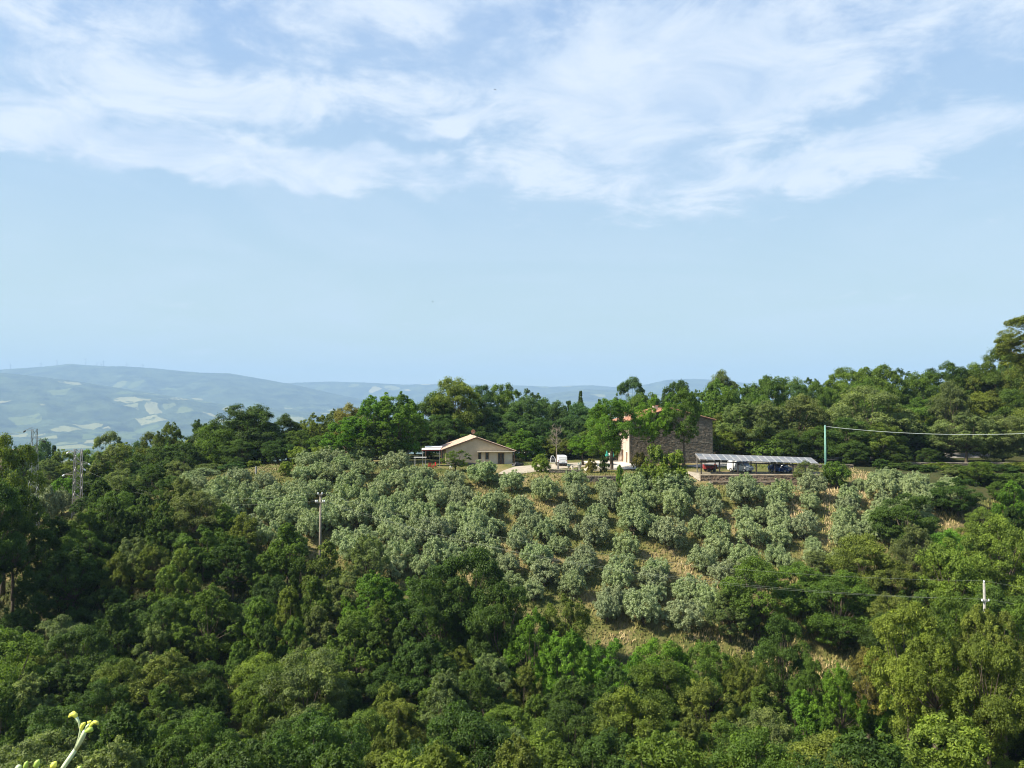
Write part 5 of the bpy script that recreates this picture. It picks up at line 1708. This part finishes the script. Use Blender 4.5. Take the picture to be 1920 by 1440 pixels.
# sloping pale ramp left of the carport wall
drape('ramp', [(28.5, 134.5), (30, 132.6), (31.2, 131.0), (31.6, 133.5), (31.0, 135.5), (30, 138)], 'gravel', 0.12)

# ------------------------------------------------------------------ carport with its solar roof
d0 = 133.2
A = at(1312.5, 861.5, d0)
B = at(1535, 869.5, d0)
d1 = d0 + 3.25
C_ = at(1304, 850.5, d1)
D_ = at(1525, 858.5, d1)
gz_ = terr1((A.x + B.x) / 2, d0)
cp = thing('solar_carport', 'open carport on dark posts with a sloping roof of solar panels', 'carport', ((A.x + B.x) / 2, d0, gz_))
org = Vector(cp.location)
NP = 17
fl, fr, bl, brr = A - org, B - org, C_ - org, D_ - org
# square the roof in plan: both edges share the same ends in x
bl.x, brr.x = fl.x - 0.05, fr.x - 0.05
ux = (fr - fl) / NP
upv = (bl - fl) / 2
nrm = ux.cross(upv).normalized()
def panel_mesh():
    a, b_ = ux * 0.975, upv * 0.965
    g = MB()
    k = 0
    q = [Vector((0, 0, 0)), a, a + b_, b_]
    g.v += [tuple(p_ + nrm * 0.035) for p_ in q] + [tuple(p_) for p_ in q]
    for f_ in ((0, 1, 2, 3), (7, 6, 5, 4), (0, 4, 5, 1), (1, 5, 6, 2), (2, 6, 7, 3), (3, 7, 4, 0)):
        g.face(f_)
    return g.mesh('solar_panel', 'solar_glass')
def frame_mesh():
    a, b_ = ux * 0.975, upv * 0.965
    e = 0.075
    ah, bh = a.normalized(), b_.normalized()
    g = MB()
    def strip(o_, u_2, v_2):
        k = len(g.v)
        q = [o_, o_ + u_2, o_ + u_2 + v_2, o_ + v_2]
        g.v += [tuple(p_ + nrm * 0.055) for p_ in q] + [tuple(p_ + nrm * 0.03) for p_ in q]
        for f_ in ((0, 1, 2, 3), (7, 6, 5, 4), (0, 4, 5, 1), (1, 5, 6, 2), (2, 6, 7, 3), (3, 7, 4, 0)):
            g.face(tuple(k + i for i in f_))
    z_ = Vector((0, 0, 0))
    strip(z_, a, bh * e)
    strip(b_ - bh * e, a, bh * e)
    strip(bh * e, ah * e, b_ - bh * 2 * e)
    strip(a - ah * e + bh * e, ah * e, b_ - bh * 2 * e)
    return g.mesh('panel_frame', 'alu')
pm, fm = panel_mesh(), frame_mesh()
for i in range(NP):
    for j in range(2):
        o = bpy.data.objects.new('solar_panel', pm)
        o.parent = cp
        o.location = fl + ux * i + upv * j
        col.objects.link(o)
        f_ = bpy.data.objects.new('panel_frame', fm)
        f_.parent = o
        col.objects.link(f_)
for i in range(NP + 1):     # rafter ends show as pale blocks under the front edge
    m_ = MB()
    a = fl + ux * i + Vector((0, -0.12, -0.13))
    b_ = bl + ux * i + Vector((0, 0.1, -0.10))
    k = len(m_.v)
    for p_ in (a, b_):
        m_.v += [(p_.x - 0.05, p_.y, p_.z - 0.06), (p_.x + 0.05, p_.y, p_.z - 0.06), (p_.x + 0.05, p_.y, p_.z + 0.07), (p_.x - 0.05, p_.y, p_.z + 0.07)]
    for f_ in ((0, 1, 2, 3), (7, 6, 5, 4), (0, 4, 5, 1), (1, 5, 6, 2), (2, 6, 7, 3), (3, 7, 4, 0)):
        m_.face(f_)
    m_.build('rafter', 'grey_wood', cp)
    MB().box(a.x - 0.055, a.x + 0.055, a.y - 0.025, a.y - 0.004, a.z - 0.07, a.z + 0.08).build('rafter_cap', 'alu', cp)
for (e0, e1, dz, dy_) in ((fl, fr, -0.28, 0.25), (bl, brr, -0.26, -0.3)):
    m_ = MB()
    k = 0
    for p_ in (e0, e1):
        m_.v += [(p_.x, p_.y + dy_ - 0.07, p_.z + dz - 0.12), (p_.x, p_.y + dy_ + 0.07, p_.z + dz - 0.12), (p_.x, p_.y + dy_ + 0.07, p_.z + dz + 0.08), (p_.x, p_.y + dy_ - 0.07, p_.z + dz + 0.08)]
    for f_ in ((3, 2, 1, 0), (4, 5, 6, 7), (0, 1, 5, 4), (1, 2, 6, 5), (2, 3, 7, 6), (3, 0, 4, 7)):
        m_.face(f_)
    m_.build('beam', 'dark_wood', cp)
for i in range(7):
    f_ = (i + 0.08) / 6.45
    p_ = fl.lerp(fr, f_)
    gg = terr1(org.x + p_.x, org.y + 0.25) - org.z
    MB().box(p_.x - 0.09, p_.x + 0.09, 0.16, 0.34, gg - 0.3, p_.z - 0.41).build('post', 'dark_wood', cp)
    p2 = bl.lerp(brr, f_)
    gg = terr1(org.x + p2.x, org.y + 3) - org.z
    MB().box(p2.x - 0.08, p2.x + 0.08, p2.y - 0.38, p2.y - 0.22, gg - 0.3, p2.z - 0.39).build('post', 'grey_wood', cp)

# ------------------------------------------------------------------ yard clutter
# cream tarpaulin hood
x = at(1110, 866, 139).x
gz2 = terr1(x, 139)
t_ = thing('covered_shelter', 'low cream canvas-covered shelter between the small round tree and tall tree', 'shelter', (x, 139, gz2), R(5))
m_ = MB()
secs = []
for i in range(7):
    yy = -0.9 + i * 0.3
    s2 = 1 - 0.10 * abs(i - 3) / 3
    secs.append([(1.38 * s2 * math.cos(math.pi * q / 10) * (1.0), yy, 0.95 * s2 * min(1, 1.25 * math.sin(math.pi * q / 10)) + (0.02 if q in (0, 10) else 0)) for q in range(11)])
m_.loft(secs)
m_.build('canvas', 'cream', t_)
m_ = MB()
for q in (1, 5, 9):
    m_.tube([(1.40 * math.cos(math.pi * q / 10), -0.93, 0), (1.42 * math.cos(math.pi * q / 10), -0.93, 0.96 * min(1, 1.25 * math.sin(math.pi * q / 10)))], 0.03, 5)
m_.build('hoop', 'pale_concrete', t_)
# teal-and-white parasols in the yard
for px, d, lab, mt in ((1138, 158, 'closed white and teal garden parasol beyond the paved yard, nearest the shelter', 'teal'), (1143, 160, 'closed white garden parasol, middle of three in the yard', 'white'), (1148.5, 157, 'closed teal garden parasol nearest the pink house wall', 'teal')):
    x = at(px, 860, d).x
    t_ = thing('parasol', lab, 'parasol', (x, d, terr1(x, d) + 0.1), 0, 'garden parasols in the paved yard')
    MB().tube([(0, 0, 0), (0, 0, 2.0)], 0.03, 6).build('pole', 'white', t_)
    m_ = MB()
    m_.tube([(0, 0, 0.95), (0, 0, 1.2), (0, 0, 2.05)], [0.34, 0.36, 0.03], 8)
    m_.build('canopy', mt, t_)
    MB().tube([(0, 0, 0), (0, 0, 0.09)], 0.25, 10).build('base', 'pale_concrete', t_)
# stone tables, urns, posts by the van
def urn(px, d, lab, mt='pale_concrete', s=1.0):
    x = at(px, 866, d).x
    t_ = thing('planter_urn', lab, 'urn', (x, d, terr1(x, d)), 0, 'pale urns along the yard edge')
    MB().tube([(0, 0, 0), (0, 0, 0.12 * s), (0, 0, 0.3 * s), (0, 0, 0.7 * s), (0, 0, 0.8 * s), (0, 0, 0.84 * s)], [0.2 * s, 0.14 * s, 0.12 * s, 0.3 * s, 0.33 * s, 0.34 * s], 10).build('vessel', mt, t_, True)
    m_ = MB()
    rr_ = random.Random(int(px))
    for q in range(14):
        an = rr_.uniform(0, 6.28)
        m_.tube([(0.1 * math.cos(an) * s, 0.1 * math.sin(an) * s, 0.8 * s), (0.32 * math.cos(an) * s, 0.32 * math.sin(an) * s, rr_.uniform(0.95, 1.3) * s)], [0.05, 0.01], 4)
    t2 = m_.build('plant', 'green_steel', t_)
    return t_
urn(1066, 140, 'pale rounded urn just right of the white van', s=0.9)
urn(1087, 139.5, 'tall pale urn against the small round tree\'s trunk', s=1.25)
def stone_table(px, d, lab):
    x = at(px, 866, d).x
    t_ = thing('stone_table', lab, 'table', (x, d, terr1(x, d)), R(4))
    MB().box(-0.8, 0.8, -0.4, 0.4, 0.68, 0.76).build('table_top', 'pale_paving', t_)
    for sx in (-0.55, 0.55):
        MB().box(sx - 0.12, sx + 0.12, -0.3, 0.3, -0.1, 0.68).build('leg', 'cream', t_)
    return t_
stone_table(1079, 141, 'pale stone table set between the two yard urns')
x = at(1046.5, 862, 136.6).x
g_ = terr1(x, 136.6)
m_ = MB()
m_.box(x - 0.14, x + 0.14, 136.5, 136.75, g_ - 0.3, g_ + 1.75).box(x - 0.16, x + 0.16, 136.48, 136.77, g_ + 1.75, g_ + 1.82)
m_.build('gate_post', 'grey_wood', label='weathered grey gate post in front of the white van', cat='gate post')

# ------------------------------------------------------------------ poles, pylons and wires
def lattice_pylon(px, top, base_py, d, w_top, w_bot, arms, lab, material):
    p_ = at(px, top, d)
    g_ = terr1(p_.x, d)
    H_ = p_.z - g_
    t_ = thing('lattice_pylon', lab, 'pylon', (p_.x, d, g_), R(14))
    cn = [(-1, -1), (1, -1), (1, 1), (-1, 1)]
    wd = lambda z_: (w_bot + (w_top - w_bot) * z_ / H_) / 2
    for sx, sy in cn:
        MB().tube([(sx * wd(-0.5), sy * wd(-0.5), -0.5), (sx * wd(H_), sy * wd(H_), H_)], 0.05 if material == 'steel' else 0.085, 4).build('leg', material, t_)
    m_ = MB()
    n_ = int(H_ / 0.95)
    for i in range(n_):
        z0_, z1_ = H_ * i / n_, H_ * (i + 1) / n_
        for k_ in range(4):
            a, b_ = cn[k_], cn[(k_ + 1) % 4]
            A_ = Vector((a[0] * wd(z0_), a[1] * wd(z0_), z0_))
            B_ = Vector((b_[0] * wd(z1_), b_[1] * wd(z1_), z1_))
            if i % 2:
                A_ = Vector((b_[0] * wd(z0_), b_[1] * wd(z0_), z0_))
                B_ = Vector((a[0] * wd(z1_), a[1] * wd(z1_), z1_))
            m_.tube([A_, B_], 0.028 if material == 'steel' else 0.055, 4, cap=False)
    m_.build('bracing', material, t_)
    tips = []
    for (zf, length, side) in arms:
        z_ = H_ * zf
        a = MB()
        tip = Vector((side * (wd(z_) + length), 0, z_ + 0.02))
        for sy in (-1, 1):
            a.tube([(side * wd(z_) * 0.9, sy * wd(z_), z_), tip], 0.035, 4, cap=False)
            a.tube([(side * wd(z_) * 0.9, sy * wd(z_), z_ + 0.45), tip], 0.025, 4, cap=False)
        ar = a.build('cross_arm', material, t_)
        MB().tube([tip, tip + Vector((side * 0.05, 0, -0.12)), tip + Vector((side * 0.25, 0, -0.28)), tip + Vector((side * 0.3, 0, -0.36))], [0.05, 0.13, 0.13, 0.05], 8).build('insulator', 'black' if material == 'steel' else 'porcelain', ar)
        tips.append(t_.location + Matrix.Rotation(R(14), 3, 'Z') @ (tip + Vector((side * 0.25, 0, -0.3))))
    return t_, tips
_, tp1 = lattice_pylon(65, 804, 940, 127, 0.62, 1.5, [(0.985, 1.0, -1), (0.88, 0.95, 1)], 'slim tall lattice pylon with two short arms above the treetops', 'steel')
_, tp2 = lattice_pylon(147, 842, 915, 131, 0.95, 1.25, [(0.96, 1.0, -1), (0.62, 1.5, -1), (0.70, 0.35, 1), (0.78, 1.0, 1)], 'shorter wider lattice pylon with pale weathered arms', 'rust_steel')

def power_pole(px, top, base_d, lab, material, r0, r1, arm=True, n=2, name='power_pole', cat='utility pole'):
    p_ = at(px, top, base_d)
    g_ = terr1(p_.x, base_d)
    H_ = p_.z - g_
    t_ = thing(name, lab, cat, (p_.x, base_d, g_), 0)
    MB().tube([(0, 0, -0.6), (0, 0, H_)], [r0, r1], 10).build('shaft', material, t_, True)
    pts = []
    if arm:
        z1_ = H_ - 0.55 * 1.0
        MB().box(-0.62, 0.62, -r1 - 0.09, -r1 - 0.01, z1_ - 0.62, z1_ - 0.52).build('cross_arm', 'concrete', t_)
        MB().box(-0.3, 0.3, -r1 - 0.09, -r1 - 0.01, H_ - 0.16, H_ - 0.08).build('cross_arm', 'concrete', t_)
        for sx, zz in ((-0.58, z1_ - 0.5), (-0.38, z1_ - 0.5), (0.38, z1_ - 0.5), (0.58, z1_ - 0.5), (-0.26, H_ - 0.06), (0.26, H_ - 0.06)):
            MB().tube([(sx, -r1 - 0.05, zz - 0.02), (sx, -r1 - 0.05, zz + 0.08), (sx, -r1 - 0.05, zz + 0.16), (sx, -r1 - 0.05, zz + 0.26)], [0.05, 0.10, 0.06, 0.10], 8).build('insulator', 'porcelain', t_, True)
            pts.append(Vector((p_.x + sx, base_d - r1 - 0.05, g_ + zz + 0.2)))
    return t_, pts, p_
_, ip, _p = power_pole(601, 926, 104, 'slim tan concrete power pole with white insulators rising among the olives', 'concrete', 0.19, 0.13)
_, ip2, rp = power_pole(1845, 1093, 72, 'short pale concrete pole sunk among yellow-green treetops', 'pale_concrete', 0.14, 0.10, arm=False)
tq = bpy.data.objects[_.name]
H_ = rp.z - terr1(rp.x, 72)
m_ = MB()
m_.tube([(0, 0, H_ - 1.7), (0, 0, H_ - 1.45)], 0.20, 8).tube([(-0.3, -0.16, H_ - 1.6), (0.32, -0.16, H_ - 1.6)], 0.045, 6)
m_.build('bracket', 'steel', tq)
for s_ in (-1, 1):
    MB().tube([(s_ * 0.3, -0.16, H_ - 1.58), (s_ * 0.3, -0.16, H_ - 1.4)], [0.07, 0.05], 8).build('insulator', 'porcelain', tq)
MB().tube([(0, 0, H_), (0, 0, H_ + 0.14), (0, 0, H_ + 0.22)], [0.08, 0.08, 0.04], 8).build('insulator', 'porcelain', tq, True)
gp, _x, gtop = power_pole(1547, 797, 131.6, 'tall green tapering metal pole beside the carport', 'green_steel', 0.21, 0.11, arm=False, name='metal_pole', cat='pole')
MB().box(-0.05, 0.35, -0.16, -0.10, gtop.z - terr1(gtop.x, 131.6) - 0.3, gtop.z - terr1(gtop.x, 131.6) - 0.22).build('bracket', 'steel', gp)

def wire(a, b_, sag, rad, lab, material='cable', n=26):
    a, b_ = Vector(a), Vector(b_)
    pts = []
    for i in range(n + 1):
        f_ = i / n
        p_ = a.lerp(b_, f_)
        p_.z -= sag * 4 * f_ * (1 - f_)
        pts.append(p_)
    MB().tube(pts, rad, 5).build('power_cable', material, label=lab, cat='cable', group='overhead cables')
top_r = Vector((rp.x, 72, rp.z + 0.2))
mid_r = Vector((rp.x - 0.3, 71.84, rp.z - 1.42))
mid_r2 = Vector((rp.x + 0.3, 71.84, rp.z - 1.42))
wire(ip[5], top_r, 2.6, 0.007, 'upper cable crossing the olives from the tan pole to the short pale pole')
wire(ip[0], mid_r, 2.6, 0.007, 'lower cable of the two nearest lines from the tan pole to the pale pole')
wire(ip[3], mid_r2, 2.9, 0.007, 'lowest cable crossing the olive slope towards the short pale pole')
off = Vector((40, -22, -1.6))
wire(top_r, top_r + off, 0.8, 0.007, 'upper cable leaving the short pale pole away from the olives')
wire(mid_r2, mid_r2 + off, 0.8, 0.007, 'lower cable leaving the short pale pole away from the olives')
wire(tp2[1], ip[4], 2.0, 0.007, 'upper cable from the wide lattice pylon to the tan concrete pole')
wire(tp2[2], ip[0], 2.4, 0.007, 'lower cable from the wide lattice pylon to the tan concrete pole')
wire(tp1[0], tp1[0] + Vector((-60, 15, -1.0)), 1.2, 0.02, 'dark cable leaving the slim lattice pylon\'s upper arm')
wire(tp1[1], tp2[3], 0.8, 0.02, 'short dark cable linking the two lattice pylons')
wire(gtop + Vector((0.3, -0.1, -0.25)), at(2010, 808, 120), 0.9, 0.035, 'pale thick cable running from the green pole over the terrace', 'pale_cable')

# ------------------------------------------------------------------ hamlet beyond the slim pylon
HX = at(29, 850, 250).x
zh = at(29, 843, 250).z - 6.0
hs = thing('cottage', 'distant cottage with an orange roof glimpsed behind left-hand treetops', 'house', (HX, 250, zh), R(10))
MB().box(-3, 3, -2.5, 2.5, -8, 4.6).build('wall', 'plaster_pale', hs)
ra = roof_slab(hs, -3.4, 4.5, 0, 6.0, -2.8, 2.8, 0.12, 'terracotta')
rb = roof_slab(hs, 0.004, 6.0, 3.4, 4.5, -2.8, 2.8, 0.12, 'terracotta')
TX = at(2, 850, 180).x
tz = at(2, 824, 180).z
ch = thing('brick_chimney', 'square brick chimney stack at the far edge beside the slim pylon', 'chimney', (TX, 180, tz - 7))
MB().box(-0.45, 0.5, -0.45, 0.45, -4, 6.85).build('shaft', 'warm_stone', ch)
MB().box(-0.52, 0.57, -0.52, 0.52, 6.852, 7.0).build('cap', 'terracotta', ch)

# ------------------------------------------------------------------ wind turbines on the ridge
def ridge_z(px, Y):
    u = (px - 960) / F
    j = int(np.argmin(np.abs(U - u)))
    i = int(np.argmin(np.abs(YY - Y)))
    return float(ZG[i, j])
TB = [(20, 684, 'leftmost pale wind turbine of the ridge'), (77, 681, 'second wind turbine from the end, above the wooded shoulder'), (107, 676, 'wind turbine just before the hill\'s summit'),
      (161, 674, 'tallest-looking wind turbine, just past the hill\'s summit'), (182, 681, 'small wind turbine in the tight cluster, nearest the summit'), (190, 683, 'shortest wind turbine in the middle of the tight cluster'),
      (194.5, 677, 'taller wind turbine at the outer end of the tight cluster'), (238, 682, 'lone wind turbine between the cluster and the last one'), (268, 684, 'last wind turbine on the falling ridge')]
for i, (px, hub, lab) in enumerate(TB):
    Y = 12500
    hb = at(px, hub, Y)
    zb_ = ridge_z(px, Y) - 8
    Ht = hb.z - zb_
    t_ = thing('wind_turbine', lab, 'wind turbine', (hb.x, Y, zb_), 0, 'wind turbines on the far ridge')
    MB().tube([(0, 0, -5), (0, 0, Ht)], [4.2, 3.0], 8).build('tower', 'turbine_backlit', t_)
    MB().box(-2.2, 2.2, -4, 7, Ht - 1, Ht + 3.5).build('nacelle', 'turbine_backlit', t_)
    for k_ in range(3):
        an = R(17 * i + 120 * k_)
        L_ = 42
        cx, cz = math.sin(an), math.cos(an)
        m_ = MB()
        nx_, nz_ = cz, -cx
        m_.v += [(nx_ * 2.6, -5, Ht + 1 + nz_ * 2.6), (-nx_ * 2.6, -5, Ht + 1 - nz_ * 2.6), (cx * L_, -5, Ht + 1 + cz * L_), (nx_ * 2.6, -5.8, Ht + 1 + nz_ * 2.6), (-nx_ * 2.6, -5.8, Ht + 1 - nz_ * 2.6), (cx * L_, -5.8, Ht + 1 + cz * L_)]
        for f_ in ((0, 1, 2), (5, 4, 3), (0, 3, 4, 1), (1, 4, 5, 2), (2, 5, 3, 0)):
            m_.face(f_)
        m_.build('blade', 'turbine_backlit', t_)

# ------------------------------------------------------------------ birds
for px, py, lab in ((928, 168, 'tiny dark bird high up among the clouds'), (811, 566, 'tiny dark bird in the clear sky above the bungalow')):
    p_ = at(px, py, 130)
    m_ = MB()
    m_.ball((0, 0, 0), (0.13, 0.06, 0.05), 8, 5)
    m_.face_start = 0
    for s_ in (-1, 1):
        k = len(m_.v)
        m_.v += [(0.07, s_ * 0.04, 0.0), (-0.06, s_ * 0.04, 0.0), (-0.02, s_ * 0.22, 0.08), (-0.10, s_ * 0.38, 0.02), (0.03, s_ * 0.24, 0.085)]
        m_.face((k, k + 1, k + 2, k + 4))
        m_.face((k + 4, k + 2, k + 3))
    k = len(m_.v)
    m_.v += [(-0.10, 0, 0), (-0.24, 0.05, 0), (-0.24, -0.05, 0)]
    m_.face((k, k + 1, k + 2))
    o = m_.build('bird', 'black', label=lab, cat='bird', group='birds in the sky')
    o.location = p_
    o.rotation_euler = (0.3, 0.1, 0.8)

# ------------------------------------------------------------------ fennel stalks right in front of the camera
FD = 1.25
def fp(px, py, dy_=0.0):
    return at(px, py, FD + dy_)
rootp = at(70, 1600, FD)
rootp.z = terr1(rootp.x, FD)
fen = thing('fennel_plant', 'pale green fennel stalk with curled yellow buds close to the viewer', 'plant', tuple(rootp))
O = Vector(fen.location)
def T_(name, pts, rad, material, parent=fen, n=8):
    return MB().tube([p_ - O for p_ in pts], rad, n).build(name, material, parent, True)
px1 = 1.0 / F * FD
T_('stem', [O + Vector((0, 0, -0.03)), O * 0.5 + fp(80, 1520) * 0.5, fp(90, 1490), fp(118, 1440), fp(142, 1405)], [0.0048, 0.0043, 0.0038, 0.0035, 0.0034], 'pale_stem')
s1 = T_('side_stalk', [fp(141, 1406), fp(148, 1386), fp(151, 1368), fp(148, 1354), fp(143, 1345)], [0.0028, 0.0021, 0.0018, 0.0017, 0.0028], 'pale_stem')
T_('bud', [fp(143.5, 1347), fp(141.5, 1341), fp(137.5, 1338.5), fp(133, 1340.5), fp(129, 1345)], [0.0020, 0.0038, 0.0046, 0.0032, 0.0012], 'yellow_bud', s1)
s2 = T_('side_stalk', [fp(142, 1406), fp(149, 1393), fp(156, 1379), fp(160, 1369)], [0.0030, 0.0037, 0.0040, 0.0034], 'pale_stem')
T_('side_stalk', [fp(160, 1372), fp(163, 1362), fp(168, 1358)], [0.0028, 0.0022, 0.0018], 'pale_stem', s2)
T_('bud', [fp(152.5, 1370), fp(153, 1364), fp(156, 1358), fp(160, 1355)], [0.0014, 0.0030, 0.0034, 0.0012], 'yellow_bud', s2)
T_('bud', [fp(165, 1358, .004), fp(166, 1354, .004), fp(169.5, 1353, .004), fp(172, 1356, .004)], [0.0014, 0.0022, 0.0022, 0.0010], 'yellow_bud', s2)
T_('bud', [fp(168, 1364, -.004), fp(172, 1358, -.004), fp(177, 1354, -.004), fp(182, 1355, -.004), fp(184, 1359, -.004)], [0.0018, 0.0022, 0.0030, 0.0030, 0.0012], 'yellow_bud', s2)
T_('bud', [fp(161, 1372, -.008), fp(166, 1369, -.008), fp(171, 1368, -.008), fp(174, 1371, -.008)], [0.0022, 0.0042, 0.0044, 0.0014], 'green_bud', s2)
for (a, b_, w_, hg, mt, lx_) in ((102, 1434, 7, 7, 'yellow_bud', -14), (70, 1432, 6.5, 9, 'green_bud', 6), (49, 1434, 5, 8, 'green_bud', 5), (36, 1439, 7, 4, 'pale_stem', 6), (150, 1441, 6, 5, 'green_bud', -12)):
    st_ = T_('side_stalk', [fp(88, 1500), fp(a + lx_, b_ + 26), fp(a, b_ + 3)], [0.0022, 0.0016, 0.0014], 'pale_stem')
    T_('bud', [fp(a - w_ * 0.2, b_ + hg), fp(a - w_ * 0.3, b_ + hg * .4), fp(a, b_ - hg * .3), fp(a + w_ * 0.5, b_ - hg * .8)], [0.0020, w_ * px1 * 0.85, w_ * px1 * 0.75, 0.0014], mt, st_)

# ------------------------------------------------------------------ labels for the many trees
LM = [(65, 'the slim pylon'), (147, 'the wide pylon'), (372, 'the slender treetop'), (462, 'the broadest oak'), (480, 'the pale post'), (537, 'the ivy clump'), (601, 'the tan pole'), (690, 'the twin-headed tree'),
      (742, 'the bright-green tree'), (808, 'the red chairs'), (893, 'the bungalow'), (985, 'the spiky tree'), (1050, 'the white van'), (1110, 'the canvas shelter'), (1150, 'the tall yard tree'), (1200, 'the orange-tinged bush'),
      (1246, 'the yellow-green bush'), (1330, 'the red trailer'), (1387, 'the carport van'), (1464, 'the blue car'), (1547, 'the green pole'), (1610, 'the straw patch'), (1715, 'the blossoming tree'), (1845, 'the short pole')]
ORD = ['first', 'second', 'third', 'fourth', 'fifth', 'sixth', 'seventh', 'eighth', 'ninth', 'tenth', 'eleventh', 'twelfth', 'thirteenth', 'fourteenth', 'fifteenth', 'sixteenth', 'seventeenth', 'eighteenth', 'nineteenth', 'twentieth']


def strip_of(px):
    best = min(range(len(LM)), key=lambda i: abs(LM[i][0] - px))
    dx = px - LM[best][0]
    if abs(dx) <= 16:
        return ('in line with ' + LM[best][1])
    if dx > 0:
        if best == len(LM) - 1:
            return 'beyond ' + LM[best][1]
        return 'between %s and %s' % (LM[best][1], LM[best + 1][1][4:])
    if best == 0:
        return 'outside ' + LM[0][1]
    return 'between %s and %s' % (LM[best - 1][1], LM[best][1][4:])


bins = {}
for tr_ in TREES:
    if tr_[6]:
        continue
    key = (tr_[5], tr_[3], tr_[4], strip_of(tr_[1]))
    bins.setdefault(key, []).append(tr_)
for (zone, species, tint, st_), lst in bins.items():
    lst.sort(key=lambda q: q[2])
    for i, q in enumerate(lst):
        where = {'olive': 'down the slope', 'wood': 'down the wood', 'back': 'down the ridge'}.get(zone, 'down')
        pre = ('only ' if len(lst) == 1 else '')
        if len(lst) == 1:
            lab = '%s %s %s %s' % (tint, species, {'olive': 'on the slope', 'wood': 'in the wood', 'back': 'on the skyline'}.get(zone, ''), st_)
        else:
            lab = '%s %s, %s %s %s' % (tint, species, ORD[i], where, st_)
        q[0]['label'] = lab

# ------------------------------------------------------------------ haze over the whole country
mh, t = mat('haze')
pv = t.n('ShaderNodeVolumePrincipled')
pv.inputs['Color'].default_value = (0.42, 0.64, 0.94, 1)
pv.inputs['Density'].default_value = 0.88e-4
pv.inputs['Anisotropy'].default_value = 0.0
t.l(pv.outputs[0], t.n('ShaderNodeOutputMaterial').inputs['Volume'])
M['haze'] = mh
MB().box(-17000, 17000, -3000, 17500, -640, 900).build('haze', 'haze', kind='stuff')
print('objects', len(bpy.data.objects), 'tris', sum(len(m_.polygons) * 2 for m_ in bpy.data.meshes))
